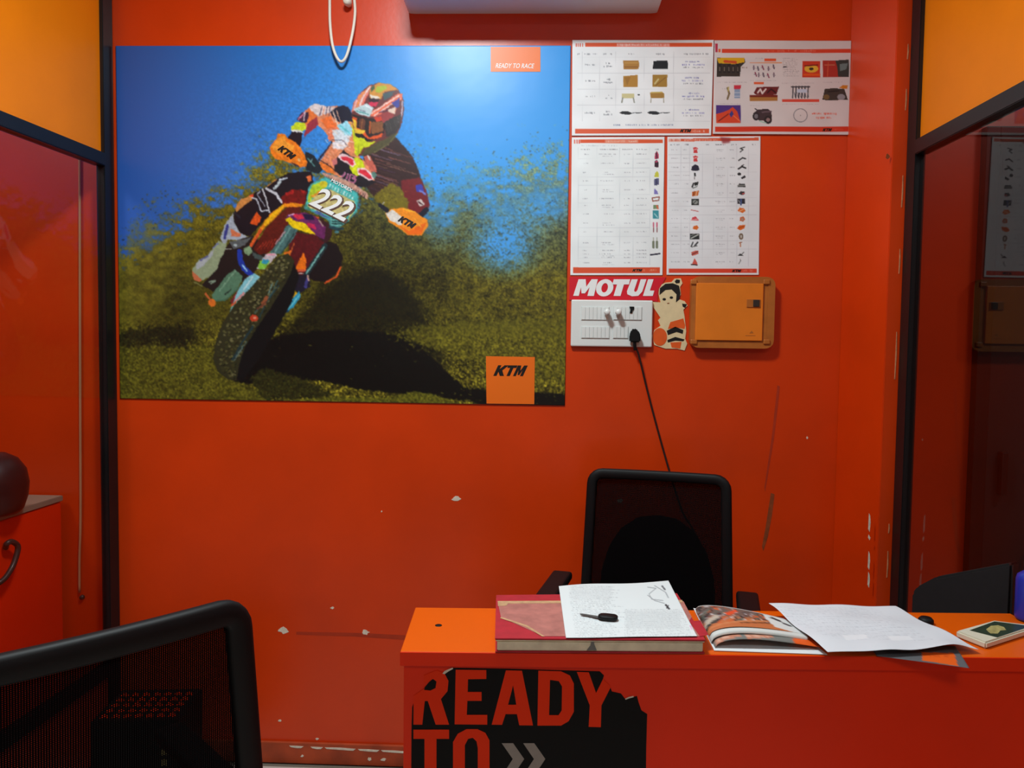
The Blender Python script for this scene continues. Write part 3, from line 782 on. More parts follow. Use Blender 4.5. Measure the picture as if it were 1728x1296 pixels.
    c.line([(300, 1010), (360, 1000), (320, 1030)], 14, (130, 150, 130))
    c.poly([(730, 690), (860, 480), (960, 380), (1060, 285), (1190, 275), (1190, 350), (1050, 370), (1080, 480), (950, 690), (860, 730), (800, 750)], (94, 26, 20))
    for k in range(5): c.line([(770 + k * 34, 700 - k * 6), (830 + k * 30, 630 - k * 10)], 6, (190, 60, 40))
    c.poly([(690, 665), (725, 600), (830, 435), (900, 345), (1030, 250), (1120, 240), (1215, 255), (1200, 280), (1040, 285), (950, 385), (850, 475), (780, 560), (720, 670)], (234, 136, 22)); c.poly([(830, 440), (930, 330), (1030, 258), (1020, 290), (930, 390), (850, 470)], (240, 180, 20)); c.poly([(690, 665), (740, 590), (800, 490), (820, 510), (720, 670)], (222, 88, 40))
    # engine, fork, fender
    c.poly([(1090, 520), (1360, 560), (1440, 640), (1330, 800), (1240, 960), (1130, 960), (1040, 790), (1080, 700)], (88, 20, 26))
    c.poly([(1440, 610), (1540, 640), (1605, 760), (1585, 880), (1450, 1015), (1330, 1000), (1250, 960), (1390, 760)], (24, 16, 20), soft=.6)
    c.line([(1585, 865), (1540, 960), (1430, 1022)], 16, (226, 88, 34))
    c.poly([(1030, 730), (1110, 695), (1090, 760), (1035, 765)], (228, 112, 30)); c.line([(1130, 630), (1090, 740)], 8, (220, 110, 50))
    c.poly([(1135, 885), (1220, 725), (1250, 800), (1245, 895), (1180, 895)], (236, 114, 20)); c.line([(1140, 900), (1240, 900)], 22, (214, 90, 60)); c.line([(1150, 930), (1230, 930)], 12, (220, 200, 190))
    c.poly([(1050, 470), (1085, 455), (1165, 500), (1130, 580), (1000, 745), (890, 725), (990, 600)], (70, 108, 108)); c.line([(1090, 490), (940, 720)], 14, (110, 156, 150)); c.line([(1130, 540), (1010, 730)], 12, (40, 66, 68)); c.line([(1040, 520), (950, 640)], 10, (200, 160, 170))
    c.line([(1430, 660), (1240, 950)], 52, (30, 48, 54)); c.line([(1422, 672), (1248, 930)], 16, (120, 178, 172))
    c.poly([(1390, 390), (1500, 470), (1490, 580), (1430, 640), (1350, 570)], (56, 26, 32))
    c.poly([(1040, 400), (1075, 355), (1240, 335), (1340, 375), (1440, 480), (1420, 600), (1350, 560), (1230, 525), (1120, 485)], (104, 36, 92))
    c.poly([(1040, 402), (1090, 378), (1130, 415), (1240, 440), (1270, 480), (1345, 555), (1230, 525), (1120, 485)], (236, 200, 12))
    c.poly([(1110, 352), (1200, 350), (1225, 395), (1160, 405)], (216, 44, 76)); c.poly([(1215, 348), (1310, 362), (1330, 410), (1240, 405)], (30, 20, 62)); c.poly([(1245, 432), (1330, 450), (1345, 505), (1270, 480)], (190, 36, 84)); c.line([(1080, 365), (1130, 350)], 10, (220, 180, 220)); c.line([(1370, 410), (1410, 470)], 14, (180, 150, 140)); c.poly([(1330, 370), (1370, 375), (1370, 400)], (226, 90, 40))
    # blue pipe, guards, skid plate
    c.line([(598, 720), (605, 800), (640, 880), (720, 945)], 52, (30, 58, 170)); c.line([(630, 850), (670, 905)], 18, (150, 200, 245))
    c.poly([(640, 685), (700, 655), (725, 720), (685, 755), (645, 735)], (130, 160, 122)); c.poly([(720, 720), (840, 770), (800, 800), (740, 780)], (70, 84, 84))
    c.poly([(328, 1135), (480, 940), (555, 888), (625, 950), (622, 1005), (560, 1095), (440, 1195), (340, 1190)], (88, 128, 102)); c.line([(400, 1100), (560, 900)], 10, (130, 168, 140)); c.line([(340, 1195), (460, 1190), (620, 1040)], 14, (70, 110, 90)); c.line([(455, 1135), (520, 1080)], 9, (30, 40, 36))
    c.line([(540, 1200), (700, 980)], 60, (120, 40, 44)); c.line([(660, 1000), (560, 1160)], 22, (200, 80, 80))
    c.poly([(585, 1090), (650, 985), (740, 925), (795, 955), (760, 1030), (660, 1140), (570, 1260), (500, 1310)], (134, 200, 214)); c.line([(640, 1080), (730, 960)], 14, (200, 230, 236)); c.line([(560, 1200), (640, 1120)], 20, (220, 150, 150)); c.line([(530, 1260), (600, 1180)], 12, (90, 170, 140)); c.line([(520, 1240), (560, 1210)], 16, (216, 90, 50))
    c.poly([(765, 885), (790, 830), (860, 735), (950, 730), (960, 760), (880, 840), (840, 890)], (200, 186, 196)); c.poly([(775, 870), (800, 800), (900, 800), (850, 880), (795, 890)], (134, 200, 70)); c.poly([(805, 830), (830, 790), (890, 795), (860, 840)], (50, 150, 180)); c.line([(860, 745), (940, 745)], 12, (230, 150, 170))
    V4()
    c.ell(248, 305, 28, 30, (226, 116, 36)); c.line([(200, 240), (240, 290)], 14, (200, 100, 50))
    # right fork guard
    c.poly([(850, 110), (960, 100), (965, 190), (880, 240), (840, 200), (860, 150)], (28, 26, 44)); c.line([(945, 130), (930, 190)], 22, (66, 62, 130)); c.line([(830, 160), (870, 120)], 18, (190, 120, 120)); c.line([(945, 110), (955, 140)], 14, (190, 150, 140))
    c.poly([(715, 315), (830, 215), (870, 235), (850, 265), (785, 345)], (228, 172, 22)); c.line([(725, 300), (820, 210)], 8, (236, 226, 180)); c.line([(760, 320), (840, 250)], 6, (170, 90, 20))
    c.poly([(780, 348), (850, 260), (885, 218), (895, 262), (840, 340), (800, 366)], (46, 156, 196)); c.line([(800, 355), (885, 250)], 8, (120, 210, 220)); c.line([(700, 420), (770, 400)], 16, (24, 50, 70)); c.line([(740, 380), (800, 366)], 20, (24, 70, 110))
    # front wheel
    c.view(0, 0, 1)
    c.poly([(494, 440), (505, 465), (492, 510), (466, 556), (440, 600), (412, 640), (394, 644), (400, 612), (430, 550), (466, 490)], (13, 15, 18), soft=.8)
    c.poly([(452, 452), (470, 432), (486, 428), (497, 440), (490, 462), (476, 488), (456, 520), (434, 552), (414, 584), (404, 612), (399, 642), (384, 640), (368, 628), (359, 605), (364, 576), (375, 546), (394, 516), (418, 490), (438, 468)], (50, 50, 30))
    for k in range(330):
        t = sp.random(); s = sp.uniform(-1, 1)
        px = np.interp(t, [0, .12, .3, .5, .7, .85, 1], [482, 470, 450, 425, 398, 382, 384]); py = np.interp(t, [0, .12, .3, .5, .7, .85, 1], [438, 455, 484, 520, 562, 600, 632])
        hw = np.interp(t, [0, .15, .5, .85, 1], [9, 17, 21, 21, 12])
        q = (px + s * hw * .82, py + s * hw * .55)
        if sp.random() < .55: c.ell(q[0] + .8, q[1] + .8, 2.6, 2.2, (20, 20, 12), op=.8)
        c.ell(q[0], q[1], 2.5, 2.0, sp.choice([(96, 94, 54), (118, 114, 74), (78, 76, 40), (62, 62, 34)]), op=.85)
    V4()
    c.line([(725, 145), (690, 230), (560, 380)], 10, (60, 92, 92)); c.line([(735, 180), (640, 310), (590, 420)], 9, (36, 60, 66)); c.line([(690, 160), (660, 240)], 7, (110, 140, 130))
    c.line([(545, 480), (470, 590), (400, 720)], 14, (34, 58, 64)); c.line([(500, 590), (420, 700)], 6, (84, 112, 112)); c.line([(470, 640), (410, 728)], 5, (100, 120, 116))
    c.poly([(610, 300), (640, 255), (660, 260), (640, 320), (600, 345)], (150, 84, 52)); c.line([(640, 300), (580, 350)], 12, (110, 60, 44))
    c.ell(555, 417, 32, 25, (206, 66, 38)); c.ell(560, 415, 14, 10, (240, 150, 120))
    # number plate
    V3()
    c.poly([(1225, 300), (1245, 240), (1268, 85), (1300, 48), (1400, 0), (1440, -10), (1600, 60), (1745, 140), (1762, 180), (1745, 330), (1650, 430), (1560, 485), (1480, 470), (1460, 410), (1300, 330)], (66, 130, 130))
    c.poly([(1240, 250), (1275, 90), (1305, 58), (1410, 8), (1440, 0), (1600, 72), (1738, 148), (1750, 185), (1735, 320), (1640, 420), (1500, 420), (1300, 315)], (70, 178, 176))
    c.poly([(1255, 235), (1285, 110), (1310, 70), (1400, 30), (1460, 60), (1420, 110), (1330, 160), (1280, 240)], (174, 200, 44)); c.ell(1415, 60, 40, 34, (206, 190, 40)); c.poly([(1290, 175), (1400, 110), (1380, 160), (1310, 190)], (226, 150, 50))
    c.poly([(1250, 280), (1320, 190), (1400, 130), (1480, 110), (1720, 230), (1700, 330), (1620, 400), (1480, 370), (1330, 310)], (196, 182, 120), soft=.8)
    c.poly([(1240, 260), (1300, 300), (1260, 310)], (70, 150, 120)); c.line([(1330, 330), (1470, 390)], 14, (80, 90, 160)); c.line([(1350, 320), (1400, 345)], 9, (60, 60, 140))
    c.poly([(1480, 390), (1640, 400), (1620, 440), (1560, 470), (1490, 460)], (110, 180, 170))
    for k in range(3): c.line([(1500, 395 + k * 26), (1640 - k * 24, 410 + k * 18)], 13, (16, 50, 54))
    c.line([(1700, 290), (1630, 390)], 10, (40, 70, 50)); c.line([(1710, 320), (1660, 400)], 12, (200, 180, 90))
    for k in range(9): c.line([(1480 + k * 28, 60 + k * 15), (1470 + k * 28, 90 + k * 14)], 9, (210, 236, 232))
    c.line([(1480, 480), (1560, 500), (1600, 490)], 26, (30, 60, 70)); c.ell(1545, 525, 24, 14, (70, 120, 130))
    # right hand guard of the machine
    V5()
    c.poly([(388, 560), (430, 530), (520, 520), (600, 545), (640, 575), (695, 605), (702, 650), (655, 722), (560, 722), (490, 672), (415, 625)], (238, 140, 26))
    c.poly([(392, 562), (440, 534), (480, 560), (520, 610), (505, 650), (420, 612)], (224, 216, 208)); c.poly([(480, 640), (560, 690), (650, 640), (690, 630), (650, 716), (560, 716)], (236, 104, 16)); c.line([(520, 530), (600, 550)], 10, (250, 180, 40)); c.line([(600, 600), (650, 660)], 7, (250, 170, 60))
    c.line([(350, 500), (400, 540)], 30, (24, 24, 40)); c.line([(370, 490), (380, 480)], 8, (180, 180, 190))
    # ragged photographic edges: small wobble of the drawing and fine mottling of the inks
    wx = (vnoise(H, Wd, 5, 21) - .5) * 3.2 + (vnoise(H, Wd, 2.5, 22) - .5) * 1.6; wy = (vnoise(H, Wd, 5, 23) - .5) * 3.2 + (vnoise(H, Wd, 2.5, 24) - .5) * 1.6
    yy = np.clip(np.arange(H)[:, None] + wy, 0, H - 1).astype(int); xx = np.clip(np.arange(Wd)[None, :] + wx, 0, Wd - 1).astype(int)
    c.a = c.a[yy, xx]
    rid = np.clip(1.3 - np.hypot((X - 520) / 210, (Y - 340) / 240), 0, 1)
    c.a = c.a * (1 + (rid * ((vnoise(H, Wd, 6, 25) - .5) * .26 + (vnoise(H, Wd, 3, 26) - .5) * .2))[..., None])
    c.a = np.stack([blur(c.a[..., k], 1) for k in range(3)], -1)
    return c

POSTER_Y = -.004
def on_poster(x, y): return W(x, y, POSTER_Y - .0012)
pc = draw_poster()
px0, px1, pz0, pz1 = W(200, 380).x, W(958, 380).x, W(570, 678).z, W(570, 78).z
poster = empty('wall_poster', ((px0 + px1) / 2, 0, pz0))
tag(poster, 'large motocross poster of a rider with number plate 222 under a blue sky', 'poster')
def at_root(o, root):
    """keep a part modelled in world places where it is under its thing"""
    o.parent = root
    o.matrix_parent_inverse = Matrix.LocRotScale(root.location, root.rotation_euler, None).inverted()
    return o
sheet = printed('printed_sheet', [(px0, POSTER_Y, pz1), (px1, POSTER_Y, pz1), (px1, POSTER_Y, pz0), (px0, POSTER_Y, pz0)], 590, 460, pc, M['ink_poster'],
                bulge=lambda u, v: np.stack([u * 0, -.0007 * np.sin(u * 9) * np.sin(v * 7), u * 0], -1), thick=(0, .003, 0))
at_root(sheet, poster)
def sq(x0, y0, x1, y1): return [(x0, y0), (x1, y0), (x1, y1), (x0, y1)]
at_root(decal('orange_tag', [sq(828, 79, 912, 121)], lambda x, y: W(x, y, POSTER_Y - .0011), M['orange_ink'], None, (0, .0004, 0)), poster)
at_root(decal('orange_tag', [[(820, 601), (902.5, 602.5), (901.5, 682), (821, 681)]], lambda x, y: W(x, y, POSTER_Y - .0011), M['orange_ink'], None, (0, .0004, 0)), poster)
op2 = lambda x, y: W(x, y, POSTER_Y - .0016)
at_root(lettering('lettering', 'READY TO RACE', 869, 111, 64, 8, op2, M['white_ink'], ang=.01, shear=.2, bold=.01), poster)
at_root(logo_letters(861.5, 625.5, 50, 18, op2, M['black_ink'], .01, .45), poster)
at_root(lettering('lettering', '222', 564, 346.5, 70, 39, lambda x, y: W(x, y, POSTER_Y - .0014), M['brown_ink'], ang=.47, shear=.25, bold=.04), poster)
at_root(lettering('lettering', '222', 562.5, 345, 66, 36, op2, M['white_ink'], ang=.47, shear=.25, bold=.02), poster)
at_root(logo_letters(484, 257, 28, 11, op2, M['black_ink'], .62), poster)
at_root(logo_letters(687, 375, 27, 11, op2, M['black_ink'], .5), poster)
at_root(lettering('lettering', 'MOTOREX', 577, 313, 40, 6, op2, M['white_ink'], ang=.48, bold=.02), poster)

# ================================================================== PRINTED CHARTS ON THE WALL
INK = (120, 122, 132)
def chart_base(c, X0, Y0, X1, Y1, seed):
    n = vnoise(c.h, c.w, 60, seed)[..., None]
    c.a = c.a * (.97 + .05 * n)
def draw_chart_a():
    c = Canvas(960, 60, 1212, 236, 2.5, (240, 243, 246)); chart_base(c, 0, 0, 0, 0, 1)
    c.view(950, 60, 6.646)
    c.rect(250, 82, 1672, 126, (224, 84, 40)); c.rect(600, 84, 1200, 124, (232, 130, 112)); c.scribble(610, 90, 1190, 118, (246, 214, 206), 3, gap=.15)
    for k in range(4): c.rect(140 + k * 24, 84, 155 + k * 24, 128, (224, 84, 60) if k % 2 == 0 else (230, 120, 100))
    c.rect(135, 1046, 1640, 1098, (222, 92, 56)); c.scribble(1440, 1056, 1590, 1088, (240, 200, 196), 4, gap=.1)
    hx = [(160, 190), (240, 380), (450, 560), (735, 795), (1045, 1140), (1300, 1630)]
    for k, (a, b) in enumerate(hx): c.scribble(a, 196, b, 218, INK, 10 + k)
    for k, y in enumerate([325, 505, 680, 865]):
        c.scribble(245, y - 8, 360, y + 14, INK, 30 + k)
        c.scribble(480, y - 24, 530, y - 2, INK, 40 + k); c.scribble(455, y + 10, 555, y + 32, INK, 50 + k)
        c.scribble(1370, y - 42, 1530, y - 20, (110, 112, 170), 60 + k); c.scribble(1335, y - 8, 1590, y + 14, (128, 128, 190), 70 + k); c.scribble(1350, y + 24, 1570, y + 44, INK, 80 + k)
    for y in (240, 420, 600, 780, 960): c.rect(160, y, 1650, y + 3, (206, 208, 214))
    for x in (215, 410, 590, 910, 1240): c.rect(x, 180, x + 3, 960, (208, 210, 216))
    c.poly([(675, 280), (850, 280), (856, 340), (846, 376), (680, 378)], (178, 128, 60)); c.rect(690, 300, 845, 315, (196, 150, 80)); c.rect(690, 345, 840, 360, (150, 100, 50))
    c.poly([(1015, 284), (1170, 280), (1180, 320), (1174, 376), (1005, 376), (1012, 320)], (24, 28, 36))
    c.poly([(675, 455), (838, 440), (836, 578), (678, 580)], (180, 130, 52)); c.poly([(690, 470), (760, 460), (720, 560)], (160, 112, 46))
    c.poly([(1005, 440), (1172, 436), (1168, 578), (1005, 574)], (166, 126, 52)); c.line([(1030, 540), (1070, 490)], 18, (206, 190, 130)); c.line([(1040, 560), (1150, 470)], 8, (130, 90, 40))
    c.poly([(660, 650), (800, 650), (800, 700), (660, 704)], (210, 200, 150)); c.line([(670, 700), (660, 750)], 16, (150, 150, 140)); c.line([(790, 700), (800, 750)], 14, (150, 150, 140)); c.ell(850, 664, 14, 8, (50, 50, 50))
    c.poly([(975, 640), (1100, 628), (1135, 650), (1135, 700), (985, 704)], (170, 128, 60)); c.line([(990, 640), (1110, 636)], 14, (206, 180, 100)); c.line([(990, 700), (985, 750)], 10, (170, 165, 150)); c.line([(1128, 700), (1130, 750)], 10, (170, 165, 150))
    for x in (632, 945):
        c.poly([(x, 866), (x + 30, 848), (x + 100, 850), (x + 150, 872), (x + 110, 888), (x + 30, 882)], (40, 42, 48)); c.line([(x + 150, 868), (x + 190, 864)], 8, (90, 90, 96)); c.line([(x + 190, 870), (x + 250, 864)], 10, (70, 74, 80))
    c.scribble(540, 992, 1240, 1014, (130, 140, 170), 91)
    return c
def draw_chart_b():
    c = Canvas(1198, 60, 1444, 236, 2.5, (222, 214, 214)); chart_base(c, 0, 0, 0, 0, 2)
    c.view(1190, 60, 6.646)
    c.poly([(185, 150), (1630, 152), (1630, 196), (185, 194)], (222, 70, 44)); c.scribble(700, 160, 1240, 184, (236, 130, 112), 5, gap=.2)
    c.rect(112, 90, 140, 185, (190, 50, 80)); c.rect(150, 150, 172, 190, (226, 110, 60))
    c.rect(110, 1022, 1605, 1080, (214, 56, 32)); c.scribble(1430, 1040, 1550, 1064, (226, 110, 90), 6, gap=.1)
    c.poly([(130, 250), (400, 246), (440, 250), (450, 300), (400, 350), (390, 458), (130, 462)], (56, 50, 46)); c.poly([(130, 252), (440, 246), (440, 300), (330, 320), (150, 310)], (220, 170, 30)); c.line([(220, 290), (340, 300)], 30, (206, 80, 40))
    for k in range(5): c.rect(150 + k * 50, 320 + (k % 2) * 12, 180 + k * 50, 420, (36, 34, 36)); c.rect(158 + k * 50, 350, 170 + k * 50, 400, (110, 100, 90))
    c.scribble(410, 350, 470, 372, (120, 90, 80), 8)
    c.rect(500, 300, 860, 308, (226, 130, 60)); c.rect(665, 258, 795, 286, (230, 90, 50))
    for k, (x, y) in enumerate([(545, 360), (590, 370), (640, 360), (710, 370), (765, 350), (560, 435), (600, 440), (650, 440), (700, 450), (770, 440)]):
        c.line([(x, y - 20), (x + (k % 3) * 8, y + 20)], 14, [(110, 90, 110), (80, 70, 90), (140, 50, 80)][k % 3]); c.line([(x - 10, y), (x + 16, y + 6)], 8, (140, 130, 140))
    for k in range(12): c.scribble(870, 250 + k * 18, 1000 + (k * 37) % 60, 258 + k * 18, (130, 120, 126), 100 + k, op=.7)
    c.line([(880, 352), (910, 350)], 12, (60, 50, 60))
    c.rect(1090, 284, 1290, 470, (208, 62, 40)); c.ell(1190, 372, 78, 44, (230, 180, 60)); c.line([(1120, 340), (1260, 330)], 14, (120, 30, 30)); c.ell(1190, 374, 26, 16, (60, 50, 40)); c.line([(1110, 440), (1280, 440)], 24, (230, 90, 30))
    c.rect(1318, 280, 1612, 468, (176, 52, 42)); c.poly([(1460, 280), (1612, 270), (1612, 468), (1490, 462), (1480, 360)], (54, 62, 60)); c.poly([(1510, 320), (1600, 310), (1580, 380), (1510, 400)], (110, 130, 130)); c.line([(1340, 330), (1450, 330)], 12, (206, 120, 90)); c.line([(1380, 300), (1370, 460)], 10, (210, 90, 60))
    c.line([(250, 590), (270, 650), (250, 710)], 22, (130, 110, 80)); c.line([(262, 580), (258, 620)], 14, (196, 180, 110)); c.poly([(320, 555), (405, 555), (395, 600), (325, 600)], (206, 50, 70)); c.rect(326, 600, 390, 705, (140, 160, 190)); c.line([(330, 640), (386, 640)], 10, (200, 206, 220)); c.line([(330, 680), (386, 680)], 10, (200, 206, 220))
    c.scribble(180, 590, 235, 606, (150, 150, 160), 120)
    c.rect(545, 522, 660, 546, (230, 100, 60)); c.poly([(545, 640), (580, 580), (660, 575), (830, 570), (800, 660), (700, 670), (560, 660)], (110, 36, 40)); c.line([(590, 640), (620, 600), (640, 650), (680, 600)], 18, (226, 210, 206)); c.line([(700, 640), (740, 600), (790, 640)], 18, (60, 20, 26)); c.rect(500, 668, 810, 690, (120, 40, 30)); c.rect(500, 690, 812, 734, (176, 120, 60))
    for k in range(6): c.line([(985 + k * 34, 570), (980 + k * 34, 700)], 12, (40, 44, 56)); c.line([(1000 + k * 30, 640), (1010 + k * 30, 690)], 8, (120, 124, 134))
    c.line([(970, 575), (1170, 575)], 16, (56, 56, 64)); c.rect(1030, 600, 1140, 640, (196, 206, 226)); c.rect(860, 716, 1280, 744, (222, 80, 64))
    c.poly([(1320, 690), (1340, 600), (1440, 590), (1560, 600), (1600, 720), (1400, 728), (1310, 722)], (62, 58, 54)); c.poly([(1500, 590), (1540, 556), (1600, 560), (1590, 600)], (210, 130, 40)); c.ell(1525, 690, 44, 34, (150, 150, 156)); c.ell(1360, 690, 34, 28, (120, 96, 60)); c.line([(1380, 630), (1500, 620)], 12, (30, 28, 30))
    c.rect(122, 780, 398, 980, (78, 50, 130)); c.poly([(122, 880), (200, 860), (270, 830), (310, 800), (360, 850), (398, 980), (122, 980)], (216, 70, 40)); c.line([(150, 960), (260, 880)], 12, (120, 30, 30)); c.poly([(270, 880), (300, 840), (320, 880), (290, 920)], (60, 60, 130)); c.line([(320, 900), (390, 960)], 10, (240, 120, 70))
    c.poly([(540, 870), (590, 830), (700, 820), (740, 850), (750, 920), (700, 960), (600, 950)], (66, 52, 58)); c.ell(572, 905, 40, 48, (46, 42, 48)); c.ell(572, 905, 22, 26, (120, 116, 124)); c.ell(705, 945, 44, 46, (40, 36, 42)); c.ell(705, 945, 22, 22, (150, 120, 120)); c.line([(560, 820), (620, 860)], 12, (60, 50, 60)); c.line([(610, 960), (680, 980)], 12, (160, 196, 180)); c.line([(640, 860), (740, 850)], 14, (110, 90, 100))
    for k in range(26):
        a0 = 2 * pi * k / 26; c.line([(1068 + 76 * cos(a0), 896 + 74 * sin(a0)), (1068 + 76 * cos(a0 + .25), 896 + 74 * sin(a0 + .25))], 8, (128, 126, 134))
    c.ell(1068, 896, 5, 5, (120, 120, 126))
    c.scribble(1195, 862, 1470, 890, (224, 80, 60), 130, gap=.12); c.scribble(1245, 908, 1415, 936, (224, 80, 60), 131, gap=.12)
    for k, (a, b, y) in enumerate([(130, 470, 520), (130, 400, 760), (500, 830, 500), (860, 1220, 530), (1320, 1540, 520), (860, 1280, 766), (500, 640, 780), (560, 660, 252)]): c.scribble(a, y, b, y + 9, (160, 150, 156), 140 + k, op=.6)
    return c
def draw_chart_c():
    c = Canvas(956, 226, 1126, 470, 2.5, (238, 244, 246)); chart_base(c, 0, 0, 0, 0, 3)
    c.view(950, 225, 5.082)
    c.rect(150, 52, 855, 84, (222, 88, 46)); c.rect(360, 54, 645, 82, (230, 132, 104)); c.scribble(368, 58, 640, 78, (244, 208, 190), 6, gap=.12)
    for k in range(3): c.rect(95 + k * 20, 54, 106 + k * 20, 88, (226, 96, 76))
    c.rect(85, 1148, 832, 1198, (222, 84, 48)); c.scribble(690, 1162, 800, 1184, (240, 160, 130), 7, gap=.1)
    c.scribble(160, 100, 470, 112, (160, 170, 180), 150, op=.6)
    for k, (a, b) in enumerate([(155, 230), (320, 470), (510, 595), (630, 720), (785, 820)]): c.scribble(a, 132, b, 144, INK, 160 + k)
    for k, y in enumerate([180, 258, 335, 408, 485, 560, 618, 692, 770, 845, 938, 1005, 1035, 1065, 1110]):
        c.scribble(170, y - 5, 228 - (k * 13) % 30, y + 5, (150, 152, 162), 200 + k, op=.8)
        c.scribble(310 + (k * 17) % 40, y - 6, 460 - (k * 29) % 60, y + 4, (150, 152, 162), 230 + k, op=.8)
        if k % 2 == 0: c.scribble(340, y + 12, 440, y + 21, (160, 162, 172), 260 + k, op=.7)
        c.scribble(525, y - 5, 575, y + 5, (150, 152, 162), 290 + k, op=.8); c.scribble(630, y - 7, 715, y + 3, (150, 152, 162), 320 + k, op=.8)
        c.rect(130, y + 38, 745, y + 40, (208, 214, 220))
    for x in (130, 290, 485, 600, 745): c.rect(x, 120, x + 2, 1130, (206, 214, 220))
    c.poly([(785, 220), (790, 170), (805, 150), (820, 180), (822, 215), (800, 222)], (190, 60, 96)); c.line([(800, 165), (806, 215)], 10, (60, 30, 50)); c.poly([(785, 290), (785, 240), (805, 225), (820, 250), (818, 292)], (60, 34, 50)); c.line([(795, 245), (808, 240)], 12, (200, 70, 110))
    c.poly([(782, 375), (790, 340), (808, 322), (822, 345), (822, 378)], (206, 206, 70)); c.poly([(780, 450), (782, 390), (822, 385), (822, 440)], (92, 92, 130)); c.line([(800, 395), (805, 445)], 8, (50, 56, 80)); c.poly([(780, 520), (785, 470), (812, 500), (816, 524)], (130, 124, 196))
    c.line([(765, 555), (825, 545), (822, 575), (770, 582), (765, 555)], 9, (150, 70, 50)); c.line([(780, 620), (780, 645)], 12, (150, 90, 60)); c.rect(775, 615, 820, 648, (120, 150, 110)); c.line([(805, 620), (815, 645)], 14, (220, 110, 80)); c.rect(770, 662, 822, 732, (60, 150, 164)); c.line([(785, 690), (810, 720)], 10, (160, 210, 216))
    for x in (776, 806): c.line([(x, 768), (x, 800)], 12, (206, 90, 120)); c.line([(x, 812), (x, 845)], 10, (150, 90, 96)); c.line([(x, 930), (x, 978)], 20, (120, 130, 110)); c.line([(x, 895), (x, 920)], 9, (180, 180, 170))
    c.line([(752, 1042), (830, 1032)], 13, (36, 36, 56))
    return c
def draw_chart_d():
    c = Canvas(1120, 226, 1290, 470, 2.5, (234, 238, 242)); chart_base(c, 0, 0, 0, 0, 4)
    c.view(950, 225, 5.082)
    c.poly([(905, 48), (1680, 36), (1680, 62), (905, 72)], (222, 92, 58)); c.rect(905, 46, 1010, 74, (236, 190, 176)); c.scribble(912, 50, 1010, 70, (206, 80, 60), 9); c.scribble(1040, 48, 1330, 66, (240, 190, 180), 10, gap=.15)
    c.poly([(1345, 30), (1440, 40), (1430, 80), (1370, 88)], (150, 50, 56), soft=1.5, op=.8)
    c.rect(908, 1160, 1660, 1196, (220, 70, 46)); c.scribble(1540, 1168, 1630, 1188, (236, 140, 122), 11, gap=.1)
    for k, (a, b) in enumerate([(920, 1000), (1045, 1080), (1215, 1250), (1310, 1390), (1445, 1500), (1620, 1650)]): c.scribble(a, 90, b, 104, INK, 400 + k)
    rows = [145, 218, 295, 365, 437, 515, 588, 662, 735, 810, 885, 955, 1028, 1105]
    for k, y in enumerate(rows):
        for j, (a, b) in enumerate([(930, 985), (1030, 1070), (1310, 1380), (1430, 1465)]):
            c.scribble(a, y - 8, b + (k * 11) % 18, y + 1, (150, 152, 160), 420 + k * 6 + j, op=.8)
        c.scribble(1315, y + 8, 1370, y + 15, (164, 166, 172), 520 + k, op=.7)
        c.rect(905, y + 36, 1660, y + 38, (206, 208, 214))
    for x in (1010, 1085, 1195, 1290, 1410, 1490, 1590): c.rect(x, 110, x + 2, 1140, (206, 208, 216))
    R_, K_, O_ = (212, 62, 66), (44, 46, 50), (224, 112, 40)
    for y in (145, 218): c.poly([(1115, y - 20), (1135, y - 28), (1160, y - 18), (1150, y - 2), (1155, y + 24), (1118, y + 24), (1122, y)], R_); c.line([(1128, y - 5), (1150, y - 12)], 7, (240, 190, 190))
    c.poly([(1098, 318), (1105, 285), (1135, 265), (1162, 280), (1172, 318), (1135, 322)], (40, 40, 60))
    c.line([(1130, 345), (1133, 362)], 16, K_); c.line([(1130, 370), (1128, 392)], 9, (150, 150, 150))
    c.line([(1108, 460), (1120, 430)], 14, K_); c.poly([(1125, 450), (1130, 420), (1162, 415), (1158, 445)], (40, 44, 44)); c.line([(1115, 470), (1150, 455)], 8, (110, 120, 116))
    c.poly([(1108, 500), (1168, 490), (1158, 535), (1108, 540)], (206, 110, 50)); c.line([(1125, 500), (1120, 535)], 8, (120, 60, 30)); c.line([(1148, 495), (1140, 535)], 7, (236, 190, 150))
    c.rect(1102, 562, 1166, 616, (60, 66, 66)); c.ell(1135, 590, 22, 18, (150, 156, 152)); c.line([(1110, 612), (1150, 570)], 7, (40, 44, 44))
    c.line([(1100, 658), (1130, 662), (1160, 670)], 9, (206, 130, 130)); c.poly([(1098, 750), (1110, 720), (1140, 712), (1168, 750)], (216, 74, 84)); c.line([(1100, 745), (1160, 735)], 7, (236, 180, 180))
    c.poly([(1112, 820), (1120, 795), (1150, 788), (1164, 808), (1150, 828)], O_)
    c.rect(1090, 858, 1170, 910, (40, 44, 44)); c.line([(1100, 900), (1160, 868)], 10, (190, 196, 190)); c.line([(1095, 880), (1130, 862)], 7, (130, 136, 130))
    c.line([(1100, 970), (1115, 935)], 12, (70, 74, 76)); c.line([(1130, 965), (1155, 935)], 14, (60, 62, 66)); c.line([(1105, 975), (1150, 965)], 8, (110, 112, 112))
    c.poly([(1098, 1020), (1130, 1008), (1162, 1005), (1160, 1035), (1110, 1052)], (206, 100, 86)); c.line([(1105, 1040), (1155, 1015)], 8, (120, 50, 50)); c.poly([(1105, 1125), (1128, 1070), (1150, 1105), (1155, 1128)], (214, 92, 80)); c.line([(1100, 1125), (1150, 1130)], 10, (60, 40, 44))
